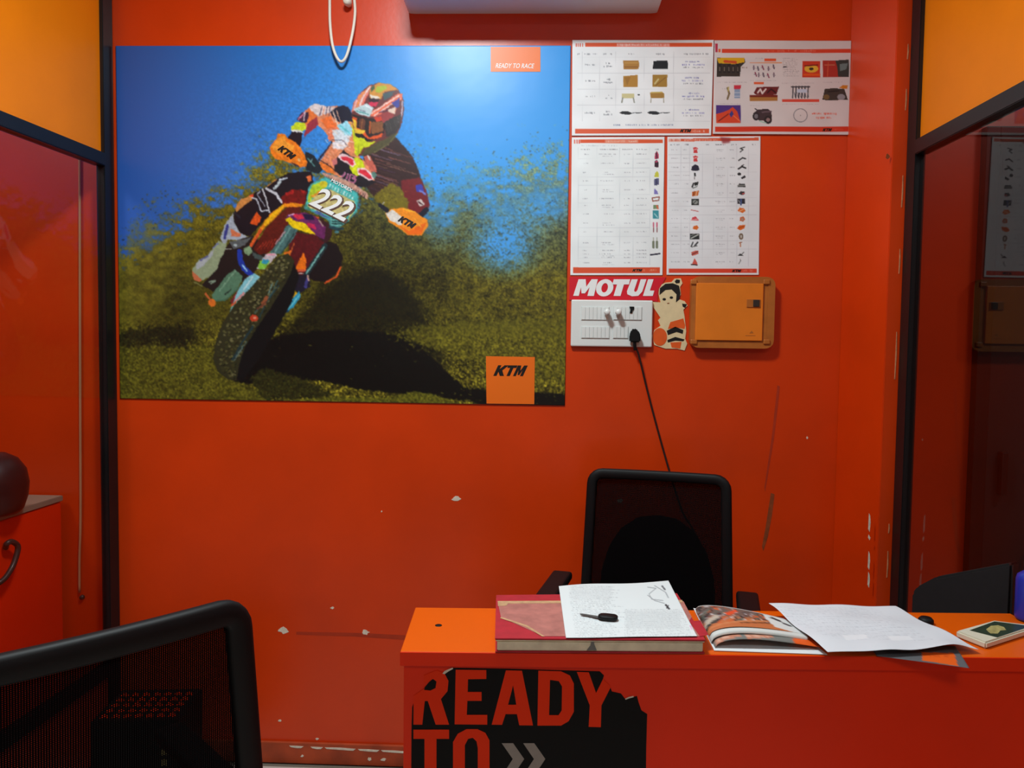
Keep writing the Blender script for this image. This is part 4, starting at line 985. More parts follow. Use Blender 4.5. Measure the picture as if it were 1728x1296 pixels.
    c.line([(1520, 160), (1545, 140), (1520, 130), (1558, 118)], 9, (66, 68, 72)); c.line([(1508, 232), (1540, 210), (1565, 218)], 12, (54, 56, 60)); c.line([(1505, 305), (1535, 285), (1566, 298)], 14, K_); c.line([(1530, 280), (1550, 270)], 8, K_)
    c.ell(1512, 350, 16, 13, K_); c.poly([(1525, 380), (1560, 360), (1568, 378), (1535, 394)], (40, 42, 48)); c.poly([(1495, 460), (1510, 430), (1560, 435), (1566, 462)], (54, 56, 58)); c.line([(1500, 448), (1560, 448)], 8, (130, 132, 130)); c.poly([(1505, 515), (1525, 495), (1558, 500), (1558, 525), (1530, 530)], (60, 56, 60)); c.line([(1540, 520), (1556, 515)], 8, (220, 90, 90))
    c.rect(1496, 560, 1562, 606, (44, 44, 54)); c.line([(1528, 565), (1526, 612)], 14, (70, 90, 140)); c.line([(1505, 575), (1518, 595)], 8, (150, 150, 150))
    c.poly([(1495, 665), (1515, 638), (1550, 640), (1566, 665), (1540, 684)], O_); c.line([(1510, 670), (1550, 650)], 7, (240, 180, 140)); c.poly([(1515, 750), (1520, 720), (1548, 712), (1562, 738), (1545, 758)], (206, 110, 66)); c.ell(1538, 738, 10, 10, (170, 150, 140)); c.poly([(1490, 815), (1515, 788), (1566, 785), (1555, 815), (1520, 832)], (226, 106, 34)); c.line([(1510, 812), (1552, 798)], 7, (170, 70, 20))
    c.ell(1527, 885, 20, 28, (120, 100, 80)); c.ell(1527, 885, 9, 14, (190, 186, 180)); c.line([(1522, 935), (1522, 972)], 9, (190, 110, 60)); c.line([(1510, 940), (1535, 934)], 6, (150, 90, 60)); c.poly([(1498, 1050), (1520, 1030), (1552, 1052)], (60, 62, 64)); c.line([(1530, 1040), (1550, 1020)], 7, (90, 92, 92)); c.line([(1508, 1118), (1525, 1090)], 8, (150, 156, 156)); c.line([(1520, 1080), (1520, 1095)], 6, (120, 120, 124))
    return c

def chart(name, label, px, canvas, nx, ny, y0, lift, logo):
    z = [W(*p, y0) for p in px]
    cx = (z[3].x + z[2].x) / 2
    root = empty(name, (cx, 0, min(z[2].z, z[3].z)))
    tag(root, label, 'chart', 'printed charts on the wall')
    s = printed('printed_sheet', [tuple(p) for p in z], nx, ny, canvas, M['ink_print'], bulge=lift, thick=(0, .0018, 0))
    at_root(s, root)
    x, y, w, h = logo
    at_root(logo_letters(x, y, w, h, lambda a, b: W(a, b, y0 - .0012), M['black_ink'], 0, .45), root)
    return root
def lift_fn(a, b):      # slightly curled corners, towards the room
    return lambda u, v: np.stack([u * 0, -a * (u ** 6) * 1.0 - b * (v ** 6) * (1 - u * .5) - .0004 * np.sin(u * 7 + v * 4), u * 0], -1)
chart('wall_chart', 'upper left printed chart with gold and black part pictures in four rows', [(966, 67.5), (1204.5, 67.5), (1200, 228.5), (965, 229)], draw_chart_a(), 240, 162, -.0035, lift_fn(.0004, .0006), (1157, 220.5, 17, 5.5))
chart('wall_chart', 'upper right printed chart with small colour photos and motorcycles, touching the pier', [(1206, 68), (1436.5, 69), (1432, 227.5), (1203, 226)], draw_chart_b(), 232, 160, -.0056, lift_fn(.0005, .0009), (1396, 219, 14, 5))
chart('wall_chart', 'narrow printed table above the red sign, pictures only down its right edge', [(965, 232), (1121.5, 231), (1118, 464.5), (962.5, 464.5)], draw_chart_c(), 158, 234, -.0025, lift_fn(.0003, .0005), (1075.5, 456, 15, 4.5))
chart('wall_chart', 'narrow printed chart above the orange box with two columns of small part pictures', [(1126.5, 231), (1283.5, 230), (1280.5, 464), (1125, 464)], draw_chart_d(), 158, 234, -.0025, lift_fn(.0004, .0006), (1243, 457, 14, 4.5))

# ================================================================== RED SIGN, SWITCHBOARD, STICKER, DISTRIBUTION BOX
SZ = lambda x, y: (950 + x / 4.8, 455 + y / 4.8)
def wz(Y): return lambda x, y: W(*SZ(x, y), Y)
a = W(*SZ(400, 250))
sign = tag(empty('wall_sign', (a.x, 0, a.z)), 'red sign strip with bold white MOTUL letters above the white switchboard', 'sign')
at_root(decal('sign_strip', [[(52, 58), (835, 62), (770, 170), (765, 262), (700, 246), (52, 246)]], wz(-.003), M['red_sign'], None, (0, .0022, 0)), sign)
def ellc(cx, cy, rx, ry, sh=0, n=28): return [(cx + rx * cos(2 * pi * k / n) - sh * ry * sin(2 * pi * k / n), cy + ry * sin(2 * pi * k / n)) for k in range(n)]
letters = [[[(83, 212), (126, 78), (184, 78), (189, 138), (232, 78), (282, 78), (250, 213), (198, 213), (216, 142), (178, 192), (150, 192), (146, 142), (128, 212)]],
           [ellc(338, 147, 70, 70, .12), ellc(338, 147, 26, 38, .15)],
           [[(412, 78), (545, 78), (534, 120), (494, 120), (466, 213), (410, 213), (438, 120), (400, 120)]],
           [[(556, 78), (606, 78), (576, 168), (582, 180), (594, 178), (604, 164), (630, 78), (676, 78), (642, 178), (610, 212), (560, 216), (522, 200), (518, 176)]],
           [[(690, 78), (734, 78), (704, 170), (740, 170), (727, 213), (648, 213)]]]
for L in letters: at_root(decal('letter', L, wz(-.0042), M['white_ink'], None, (0, .001, 0)), sign)

# switchboard
b0, b1 = W(964, 506), W(1099, 586)
xa, xb, za, zb = b0.x, b1.x, b1.z, b0.z
sw = tag(empty('switchboard', ((xa + xb) / 2, 0, za)), 'white electrical switchboard plate with two rows of modules below the red sign', 'switchboard')
at_root(box('cover_plate', (xa, -.016, za), (xb, -.0005, zb), M['white_pl'], None, .004), sw)
def swp(px, py): return W(px, py, -.0165)
for (r0, r1) in (((148, 298), (375, 412)), ((408, 298), (640, 412)), ((148, 458), (378, 560)), ((405, 458), (530, 560))):
    p, q = swp(*SZ(*r0)), swp(*SZ(*r1))
    at_root(box('module_frame', (p.x, -.0175, q.z), (q.x, -.0155, p.z), M['white_pl2'], None, .0006), sw)
    nseg = max(2, int((q.x - p.x) / .012))
    for k in range(nseg):
        xk = p.x + .0015 + (q.x - p.x - .003) * k / nseg
        at_root(box('switch_rocker', (xk, -.0195, q.z + .002), (xk + (q.x - p.x - .003) / nseg - .0008, -.0172, p.z - .002), M['white_pl'], None, .0005), sw)
for k, (x, y) in enumerate(((356, 345), (446, 345))):
    p = W(*SZ(x, y), -.03)
    t = tag(lathe('plug_adapter', [(0, .034), (.008, .034), (.0095, .031), (.0095, .008), (.0075, .006), (.0075, 0), (0, 0)], M['white_pl'], None, 20, (0, 0, 0), 'Y'),
            ('white round plug adapter in the top row of the switchboard, ' + ('left one of the pair' if k == 0 else 'right one of the pair')), 'plug', 'white plug adapters')
    t.location = (p.x, -.0196, p.z)
p = W(*SZ(556, 326), -.02)
sock = at_root(prism('socket_insert', [(p.x - .008, -.0225, p.z + .011), (p.x + .008, -.0225, p.z + .011), (p.x + .008, -.0225, p.z + .002), (p.x + .003, -.0225, p.z - .002), (p.x + .002, -.0225, p.z - .011), (p.x - .006, -.0225, p.z - .011), (p.x - .004, -.0225, p.z)],
             (0, .004, 0), M['black'], None, .0005), sw)
# plug with its long cord falling behind the chair
p = W(*SZ(580, 540), -.03)
cord = tag(empty('power_cord', (p.x, 0, p.z)), 'black three-pin plug in the switchboard with a thin cord running down behind the chair', 'cord')
body = prism('plug_body', [(p.x - .017, -.0205, p.z - .020), (p.x + .018, -.0205, p.z - .020), (p.x + .019, -.0205, p.z + .002), (p.x + .011, -.0205, p.z + .019), (p.x - .003, -.0205, p.z + .027), (p.x - .011, -.0205, p.z + .021), (p.x - .017, -.0205, p.z + .004)], (0, -.024, 0), M['black'], None, .004)
at_root(body, cord)
at_root(tube('strain_relief', [(p.x, -.034, p.z - .016), (p.x + .001, -.033, p.z - .032), (p.x + .003, -.03, p.z - .046)], .0055, M['black'], None), cord)
cp = [(p.x + .001, -.032, p.z - .03)] + [tuple(W(x, y, Y)) for x, y, Y in ((1078, 600, -.025), (1090, 650, -.015), (1104, 704, -.012), (1118, 755, -.012), (1131, 800, -.02), (1150, 860, -.03), (1180, 930, -.05))]
cp += [(cp[-1][0] + .03, -.08, .42), (cp[-1][0] + .05, -.12, .12), (cp[-1][0] - .05, -.16, .006), (cp[-1][0] - .3, -.2, .006)]
at_root(tube('cord', cp, .0034, M['cable_b'], None, 7, 8), cord)

# cut-out sticker of a child (plain generic figure)
a = W(*SZ(870, 650))
stk = tag(empty('cutout_sticker', (a.x, 0, a.z)), 'cream cut-out sticker of a small child with orange shorts and ball beside the orange box', 'sticker')
at_root(decal('cutout', [[(780, 130), (830, 105), (880, 100), (905, 72), (955, 70), (968, 110), (948, 140), (955, 200), (940, 240), (985, 255), (1010, 290), (975, 325), (985, 380), (990, 430), (998, 500), (990, 560), (1006, 600), (985, 655), (920, 640), (830, 640), (740, 610), (722, 540), (740, 490), (790, 455), (770, 410), (790, 390), (750, 330), (722, 290), (730, 262), (790, 265), (775, 200)]], wz(-.0028), M['cream_pl'], None, (0, .0024, 0)), stk)
st2 = wz(-.0035)
for hr in ([(782, 205), (785, 150), (830, 115), (890, 110), (940, 130), (952, 190), (945, 240), (915, 265), (920, 200), (880, 160), (830, 165), (800, 190)], [(905, 95), (920, 78), (948, 84), (945, 108), (915, 112)]): at_root(decal('hair', [hr], st2, M['black_ink'], None, (0, .0006, 0)), stk)
for cx, cy in ((820, 240), (878, 226)): at_root(decal('eye', [ellc(cx, cy, 14, 10)], st2, M['black_ink'], None, (0, .0006, 0)), stk)
at_root(decal('mouth', [[(842, 270), (862, 268), (860, 276), (846, 277)]], st2, M['scuff'], None, (0, .0006, 0)), stk)
at_root(decal('shorts', [[(870, 425), (975, 395), (990, 450), (985, 480), (930, 470), (850, 480)]], st2, M['sticker_or'], None, (0, .0006, 0)), stk)
at_root(decal('ball', [ellc(785, 545, 58, 72)], st2, M['sticker_or'], None, (0, .0006, 0)), stk)
for pat in ([(840, 495), (910, 462), (975, 490), (970, 520), (920, 505), (850, 530)], [(845, 570), (910, 545), (985, 565), (975, 580), (910, 575), (850, 590)], [(965, 275), (1005, 280), (990, 310), (970, 300)]):
    at_root(decal('dark_pattern', [pat], st2, M['black_ink'], None, (0, .0006, 0)), stk)
at_root(decal('leg', [[(870, 590), (960, 585), (950, 640), (880, 630)]], st2, M['sticker_or'], None, (0, .0006, 0)), stk)

# distribution box
q0, q1 = W(1164, 468), W(1301, 588)
xa, xb, za, zb = q0.x, q1.x, q1.z, q0.z
db = tag(empty('distribution_box', ((xa + xb) / 2, 0, za)), 'flat orange metal distribution box with a tan rim at the right of the sticker', 'electrical box')
bm = bmesh.new()
path = []
for (cx, cz, a0) in ((xb - .03, zb - .024, 0), (xa + .03, zb - .024, 90), (xa + .03, za + .024, 180), (xb - .03, za + .024, 270)):
    for k in range(5):
        t = math.radians(a0 + k * 22.5); path.append(Vector((cx + .018 * cos(t), -.02, cz + .014 * sin(t))))
bm_sweep(bm, path, [(-.011, -.012), (.012, -.012), (.012, .014), (.006, .0195), (-.011, .0195)], True, Vector((0, 1, 0)))
at_root(from_bm('box_rim', bm, M['box_frame']), db)
at_root(box('back_box', (xa + .016, -.03, za + .014), (xb - .016, -.0005, zb - .014), M['box_frame'], None), db)
d0, d1 = W(*SZ(1082, 108), -.036), W(*SZ(1612, 578), -.036)
door = at_root(box('box_door', (d0.x, -.038, d1.z), (d1.x, -.028, d0.z), M['box_door'], None, .002), db)
l0, l1 = W(*SZ(1490, 240), -.04), W(*SZ(1600, 306), -.04)
at_root(box('latch', (l0.x, -.041, l1.z), (l1.x, -.036, l0.z), M['box_frame'], None, .001), db)
at_root(box('latch_button', ((l0.x + l1.x) / 2 - .002, -.0435, l1.z + .002), (l1.x - .004, -.040, l0.z - .0015), M['dark_latch'], None, .0012), db)
ht = W(*SZ(1528, 508), -.0385)
for wmk in ([(1510, 516), (1528, 494), (1544, 514)], [(1478, 532), (1560, 532), (1560, 536), (1478, 536)]): at_root(decal('warning_mark', [wmk], wz(-.0386), M['box_frame'], None, (0, .0004, 0)), db)
for (x, y) in ((1060, 100), (1650, 100), (1060, 585), (1650, 585)):
    c_ = W(*SZ(x, y), -.034)
    at_root(box('rim_corner', (c_.x - .011, -.0375, c_.z - .008), (c_.x + .011, -.030, c_.z + .008), M['box_frame'], None, .003), db)

# ================================================================== AIR CONDITIONER AND HANGING CABLE
xa, xb, zb = W(690, 22).x, W(1109, 22).x, W(900, 23).z
ac = tag(empty('air_conditioner', ((xa + xb) / 2, 0, zb)), 'white split air conditioner on the wall above the poster, only its underside in view', 'air conditioner')
bm = bmesh.new()
prof = [(0, zb), (-.19, zb - .001), (-.232, zb + .008), (-.25, zb + .04), (-.252, zb + .16), (-.24, zb + .26), (-.18, zb + .29), (0, zb + .29)]
N = len(prof); rings = []
for x, k in ((xa, .9), (xa + .006, .965), (xa + .02, 1), (xb - .02, 1), (xb - .006, .965), (xb, .9)):
    rings.append([bm.verts.new((x, y * k, zb + .145 + (z - zb - .145) * (k * .2 + .8))) for y, z in prof])
for a_, b_ in zip(rings, rings[1:]):
    for j in range(N): bm.faces.new((a_[j], a_[(j + 1) % N], b_[(j + 1) % N], b_[j]))
bm.faces.new(rings[0]); bm.faces.new(rings[-1][::-1])
at_root(from_bm('housing', bm, M['ac']), ac)
at_root(box('air_outlet', (xa + .06, -.215, zb - .0025), (xb - .06, -.17, zb + .01), M['ac_dark'], None, .001), ac)
at_root(box('outlet_louver', (xa + .065, -.212, zb - .006), (xb - .065, -.176, zb - .003), M['ac'], None, .001), ac)

cpts = [(552, -60, -.02), (556, -10, -.02), (557, 40, -.022), (562, 80, -.026), (573, 103, -.03), (584, 96, -.03), (594, 60, -.026), (599, 25, -.022), (598, 0, -.02), (594, -20, -.02)]
hang = W(575, 104, -.03)
hc = tag(empty('hanging_cable', (hang.x, 0, hang.z)), 'cream cable hanging in a narrow loop over the top edge of the poster', 'cable')
at_root(tube('cable_loop', [tuple(W(x, y, Y)) for x, y, Y in cpts], .0048, M['cable_w'], None, 9, 8), hc)
p = W(587, 4, -.02)
at_root(lathe('cable_clip', [(0, .04), (.009, .04), (.013, .034), (.014, .022), (.011, .012), (.009, 0), (0, 0)], M['cable_w'], None, 18, (p.x, -.0005, p.z), 'Y'), hc)

# ================================================================== THE COUNTER
ZD = .886
A = T(680, 1097, ZD); B = T(1728, 1107, ZD); Cb = T(700, 1025, ZD)
dx = Vector((B.x - A.x, B.y - A.y, 0)).normalized(); dy = Vector((-dx.y, dx.x, 0))
depth = (Cb - A).dot(dy)
LEN = (1.064 - A.x) / dx.x
RZ = math.atan2(dx.y, dx.x)
desk = tag(empty('reception_counter', (A.x, A.y, 0), RZ), 'orange laminate reception counter with a bright top ledge and black sticker on its front', 'counter')
box('counter_top', (-.004, -.006, ZD - .028), (LEN, depth, ZD), M['desk_lit_top'], desk, .0012)
box('edge_band', (-.0045, -.0075, ZD - .0275), (LEN, -.0055, ZD - .0012), M['desk'], desk, .0004)
box('front_panel', (.002, 0, .03), (LEN, .018, ZD - .0285), M['desk'], desk, .0008)
box('side_panel', (.002, .0185, .03), (.02, depth - .002, ZD - .0285), M['desk'], desk, .0008)
box('plinth', (.02, .012, 0), (LEN - .01, depth - .01, .03), M['black'], desk)
def FP(px, py, off=0.0):
    """a place on the counter's front face"""
    n = np.array([dy.x, dy.y, 0]); d = n @ np.array([A.x, A.y, 0]) + off
    return P(px, py, n, d)
for (x, y) in ((700, 1128), (1090, 1132), (695.5, 1191)):
    q = FP(x, y); s = lathe('screw', [(0, .0035), (.002, .0033), (.0034, .002), (.0036, 0), (0, 0)], M['steel'], None, 14, (0, 0, 0), 'Y')
    at_root(s, desk); s.matrix_world = Matrix.Translation(q) @ Matrix.Rotation(RZ, 4, 'Z'); s.parent = desk
    s.matrix_parent_inverse = Matrix.LocRotScale(desk.location, desk.rotation_euler, None).inverted()
g = T(740, 1055, ZD + .0006)
at_root(lathe('cable_hole_cap', [(0, .0012), (.006, .0012), (.0072, .0006), (.0072, 0), (0, 0)], M['black'], None, 18, (g.x, g.y, ZD)), desk)
# black sticker with letters
Z8 = lambda x, y: (670 + x / 3.757, 1060 + y / 3.757)
def fz(off): return lambda x, y: FP(*Z8(x, y), off)
th = -dy * .0006
stick = decal('front_sticker', [[(92, 1280), (90, 900), (92, 620), (96, 500), (118, 440), (150, 405), (168, 384), (200, 345), (232, 318), (292, 285), (322, 268), (352, 252), (700, 258), (1285, 274), (1312, 300), (1302, 330), (1350, 366), (1362, 402), (1420, 415), (1448, 452), (1490, 440), (1521, 430), (1532, 472), (1550, 522), (1586, 545), (1580, 760), (1574, 1280)]],
              fz(-.0006), M['sticker_blk'], None, dy * .0005)
at_root(stick, desk); stick['label'] = 'torn black sticker with orange READY TO letters'
def under(o):
    o.parent = stick; o.matrix_parent_inverse = Matrix.LocRotScale(desk.location, desk.rotation_euler, None).inverted() @ Matrix.Identity(4)
    o.matrix_parent_inverse = (stick.matrix_parent_inverse.inverted() @ Matrix.Identity(4)) if False else Matrix.Identity(4)
    return o
big = [[[(105, 430), (170, 385), (170, 300), (250, 268), (300, 285), (326, 335), (320, 400), (278, 450), (330, 612), (245, 612), (195, 462), (176, 462), (160, 612), (104, 612)], [(172, 392), (176, 352), (228, 322), (250, 338), (244, 380), (212, 396)]],
       [[(372, 264), (566, 266), (566, 322), (450, 324), (448, 405), (536, 405), (536, 461), (446, 461), (442, 550), (572, 550), (572, 612), (365, 610)]],
       [[(690, 268), (792, 270), (862, 617), (775, 616), (760, 545), (688, 545), (666, 613), (600, 612)], [(736, 362), (704, 486), (756, 486)]],
       [[(896, 270), (1040, 274), (1096, 300), (1121, 352), (1121, 530), (1088, 590), (1040, 618), (890, 618)], [(970, 328), (1026, 336), (1046, 370), (1044, 522), (1024, 552), (964, 552)]],
       [[(1140, 278), (1216, 280), (1262, 412), (1306, 322), (1356, 372), (1296, 490), (1292, 628), (1215, 626), (1222, 490)]],
       [[(104, 644), (330, 644), (330, 702), (250, 702), (250, 1270), (174, 1270), (174, 702), (104, 702)]],
       [[(355, 1270), (355, 722), (385, 670), (440, 641), (510, 641), (560, 664), (586, 712), (586, 1270)], [(430, 1270), (430, 742), (450, 703), (480, 695), (504, 718), (512, 760), (512, 1270)]]]
for L in big: under(decal('letter', L, fz(-.0012), M['sticker_txt'], None, dy * .0004))
for L in ([[(664, 730), (736, 730), (806, 830), (738, 932), (668, 932), (734, 830)]], [[(800, 730), (870, 730), (940, 830), (872, 932), (802, 932), (868, 830)]]):
    under(decal('chevron', L, fz(-.0012), M['sticker_gry'], None, dy * .0004))
under(decal('torn_edge', [[(288, 288), (300, 272), (352, 250), (356, 258), (330, 272), (300, 292)]], fz(-.0014), M['chip'], None, dy * .0004))
under(decal('torn_edge', [[(1446, 448), (1470, 436), (1500, 430), (1500, 438), (1470, 446), (1450, 454)]], fz(-.0014), M['chip'], None, dy * .0004))

# ================================================================== OFFICE CHAIRS
def rr_path(wt, wb, z0, z1, r, curve=.03, n=6, y0=0.0):
    """closed path of a rounded trapezoid in XZ, bowed a little in Y"""
    r0 = r
    cs = [(wt / 2 - r, z1 - r, 0), (-wt / 2 + r, z1 - r, 90), (-wb / 2 + r, z0 + r, 180), (wb / 2 - r, z0 + r, 270)]
    pts = []
    for cx, cz, a0 in cs:
        for k in range(n):
            t = math.radians(a0 + 90 * k / (n - 1)); pts.append((cx + r * cos(t), cz + r * sin(t)))
    out = []
    m = len(pts)
    for i in range(m):                                   # extra points along the straight runs
        x0, z0_ = pts[i]; x1, z1_ = pts[(i + 1) % m]
        k = max(1, int(math.hypot(x1 - x0, z1_ - z0_) / .05))
        for j in range(k): out.append((x0 + (x1 - x0) * j / k, z0_ + (z1_ - z0_) * j / k))
    return [Vector((x, y0 + bow(x, z, curve), z)) for x, z in out]
def bow(x, z, c): return c * (1 - (x / .22) ** 2) * .5 + .10 * (z - .55) * .35
def office_chair(name, loc, rz, label, wt=.41, wb=.45, zt=1.10, zbk=.56, weave='weave', arm_z=.84, back_y=.23, seat_z=.50, fr=.019, arms=None):
    root = tag(empty(name, loc, rz), label, 'chair', 'black office chairs')
    path = rr_path(wt, wb, zbk, zt, .032, y0=back_y)
    bm = bmesh.new()
    bm_sweep(bm, path, [(fr * np.sign(cos(t)) * abs(cos(t)) ** .6, .013 * np.sign(sin(t)) * abs(sin(t)) ** .6) for t in np.linspace(0, 2 * pi, 12, endpoint=False)], True)
    from_bm('backrest_frame', bm, M['black'], root, True)
    bm = bmesh.new(); nx, nz = 14, 16; g = []
    for j in range(nz + 1):
        z = zbk + .012 + (zt - zbk - .024) * j / nz; w = wb + (wt - wb) * (z - zbk) / (zt - zbk) - .02
        g.append([bm.verts.new((w * (i / nx - .5), back_y + bow(w * (i / nx - .5), z, .03), z)) for i in range(nx + 1)])
    for j in range(nz):
        for i in range(nx): bm.faces.new((g[j][i], g[j][i + 1], g[j + 1][i + 1], g[j + 1][i]))
    from_bm('backrest_mesh', bm, M[weave], root, True)
    # moulded shell rising behind the lower part of the back
    pts = [(-.18, zbk + .02), (.18, zbk + .02), (.172, zbk + .16), (.15, zbk + .24), (.115, zbk + .30), (.06, zbk + .34), (0, zbk + .35), (-.06, zbk + .34), (-.115, zbk + .30), (-.15, zbk + .24), (-.172, zbk + .16)]
    if weave == 'weave': prism('back_shell', [(x, back_y + .055 + (z - .55) * .035, z) for x, z in pts], (0, .012, 0), M['black'], root, .004)
    tube('back_spine', [(0, .05, seat_z - .07), (0, back_y + .06, seat_z - .06), (0, back_y + .075, zbk - .02), (0, back_y + .06, zbk + .06)], .02, M['black'], root, 8, 5, Vector((1, 0, 0)), prof=[(-.012, -.03), (.012, -.03), (.012, .03), (-.012, .03)])
    box('seat', (-.235, -.26, seat_z - .055), (.235, .20, seat_z), M['blackfab'], root, .022, 3)
    for ax, az in (arms or ((-.262, arm_z), (.262, arm_z))):
        s = 1 if ax > 0 else -1
        box('armrest', (ax - .030, -.13, az - .022), (ax + .030, .13, az + .004), M['black'], root, .009, 3)
        tube('armrest_post', [(ax, .0, az - .02), (ax, .0, seat_z + .02), (ax - s * .012, .0, seat_z - .05), (s * .12, .0, seat_z - .065)], .013, M['black'], root, 8, 5)
    lathe('gas_lift', [(0, seat_z - .056), (.05, seat_z - .056), (.05, seat_z - .07), (.018, seat_z - .08), (.018, .25), (.028, .25), (.028, .09), (0, .09)], M['black'], root, 16)
    for k in range(5):
        t = 2 * pi * k / 5 + .3
        tube('base_leg', [(.02 * cos(t), .02 * sin(t), .115), (.15 * cos(t), .15 * sin(t), .105), (.27 * cos(t), .27 * sin(t), .075)], .02, M['black'], root, 8, 3, Vector((0, 0, 1)))
        c = lathe('caster', [(0, -.022), (.022, -.022), (.028, -.014), (.028, .014), (.022, .022), (0, .022)], M['black'], root, 14)
        c.rotation_euler = (pi / 2, 0, t); c.location = (.27 * cos(t), .27 * sin(t), .028)
    return root
office_chair('office_chair', (.312, -.50, 0), math.radians(-13), 'black mesh-backed office chair behind the counter, below the switchboard', wt=.398, wb=.428, zt=1.078, arm_z=.80, back_y=.20, zbk=.60, seat_z=.54, fr=.0155, arms=((-.268, .790), (.262, .778)))

# visitor chair in the foreground, seen from behind
R0 = T(402, 1012, 1.06); L0 = T(0, 1105, 1.06)
vd = Vector((R0.x - L0.x, R0.y - L0.y, 0)).normalized()
vx = -vd                                                  # chair's own +X when it faces the counter side
vrz = math.atan2(vx.y, vx.x)
WT = .47
ctr = Vector((R0.x, R0.y, 0)) - vd * (WT / 2 - .008)
byl = .23
vloc = ctr - Vector((-vx.y, vx.x, 0)) * (byl + .03)
office_chair('visitor_chair', (vloc.x, vloc.y, 0), vrz, 'black mesh visitor chair in the left foreground, its back to the viewer', wt=WT, wb=.54, zt=1.04, zbk=.60, weave='weave_near', arm_z=.70, back_y=byl, fr=.021)

# small black chair in the corner by the right glass
e0 = P(1552, 985, (0, 1, 0), -.60); e1 = P(1722, 946, (0, 1, 0), -.80)
sc = tag(empty('side_chair', ((e0.x + e1.x) / 2 - .02, (e0.y + e1.y) / 2 + .0, 0)), 'low black chair between counter and right glass partition, only its padded back top showing', 'chair')
ed = Vector((e1.x - e0.x, e1.y - e0.y, 0)); en = Vector((-ed.y, ed.x, 0)).normalized()
bk = prism('backrest', [(e0.x, e0.y, .50), (e1.x, e1.y, .50), (e1.x, e1.y, e1.z), (e0.x + ed.x * .25, e0.y + ed.y * .25, e0.z + (e1.z - e0.z) * .32), (e0.x + ed.x * .05, e0.y + ed.y * .05, e0.z), (e0.x, e0.y, e0.z - .02)], -en * .035, M['blackfab'], None, .006)
at_root(bk, sc)
mid = Vector(((e0.x + e1.x) / 2, (e0.y + e1.y) / 2, 0))
at_root(prism('seat', [tuple(Vector((e0.x, e0.y, .42)) + en * .02), tuple(Vector((e1.x, e1.y, .42)) + en * .02), tuple(Vector((e1.x, e1.y, .42)) - en * .03 + Vector((-.20, -.0, 0))), tuple(Vector((e0.x, e0.y, .42)) + Vector((-.22, -.02, 0)))], (0, 0, .05), M['blackfab'], None, .008), sc)
for k, q in enumerate((Vector((e0.x, e0.y, 0)), Vector((e1.x, e1.y, 0)))):
    at_root(tube('leg', [(q.x - .012, q.y, 0), (q.x - .012, q.y, .55)], .011, M['black'], None, 8, 1, Vector((1, 0, 0))), sc)
    at_root(tube('leg', [(q.x - .19, q.y - .015, 0), (q.x - .19, q.y - .015, .43)], .011, M['black'], None, 8, 1, Vector((1, 0, 0))), sc)

# ================================================================== ON THE COUNTER
# ledger
LT = .0285
f0, f1 = T(830, 1100.5, ZD + .0005), T(1187, 1103, ZD + .0005)
bq = [T(836, 1077, ZD + LT), T(1190, 1079.5, ZD + LT), T(1142, 1001, ZD + LT), T(838, 1004, ZD + LT)]
led = tag(empty('ledger', ((f0.x + f1.x) / 2, (f0.y + f1.y) / 2 + .1, ZD)), 'thick worn red ledger with faded pink cover lying on the counter', 'book')
def quad_block(name, q, z0, z1, m, inset=0.0, bev=0.0008):
    c = sum((Vector((p.x, p.y, 0)) for p in q), Vector()) / 4
    pts = []
    for p in q:
        v = Vector((p.x, p.y, 0)) - c; L = v.length
        pts.append(tuple(c + v * ((L - inset) / L) + Vector((0, 0, z0))))
    return prism(name, pts, (0, 0, z1 - z0), m, None, bev)
at_root(quad_block('back_cover', bq, ZD + .0004, ZD + .0035, M['ledger_red']), led)
at_root(quad_block('page_block', bq, ZD + .0036, ZD + .0225, M['pages'], .004, .0015), led)
at_root(quad_block('loose_pages', bq, ZD + .0226, ZD + .0252, M['pages'], .001, .0006), led)
cov = at_root(quad_block('front_cover', bq, ZD + .0254, ZD + LT, M['ledger_red'], -.001), led)
Z6 = lambda x, y: (820 + x / 4.32, 960 + y / 4.32)
lz = lambda x, y: T(*Z6(x, y), ZD + LT + .0006)
for nm, cs, m in (('cover_panel', [[(85, 236), (1440, 236), (1500, 350), (1480, 384), (1560, 490), (420, 490), (110, 352)]], 'ledger_pink'),
                  ('worn_strip', [[(85, 234), (1430, 226), (1436, 244), (160, 252), (150, 268), (88, 270)], [(110, 350), (300, 410), (430, 492), (410, 492), (290, 420), (104, 358)]], 'ledger_tan'),
                  ('cover_corner', [[(1484, 384), (1560, 374), (1622, 480), (1560, 492)]], 'ledger_red')):
    d = decal(nm, cs, lz if nm == 'cover_panel' else (lambda x, y: T(*Z6(x, y), ZD + LT + .001)), M[m], None, (0, 0, -.0004))
    at_root(d, led)
mk = decal('ink_stamp', [[(736, 594), (762, 560), (770, 520), (786, 520), (790, 552), (808, 594)]], lambda x, y: P(*Z6(x, y), np.array([dy.x, dy.y, 0]), np.array([dy.x, dy.y, 0]) @ np.array([f0.x, f0.y, 0]) - .0010), M['grey_pg'], None, dy * .0015)
at_root(mk, led)

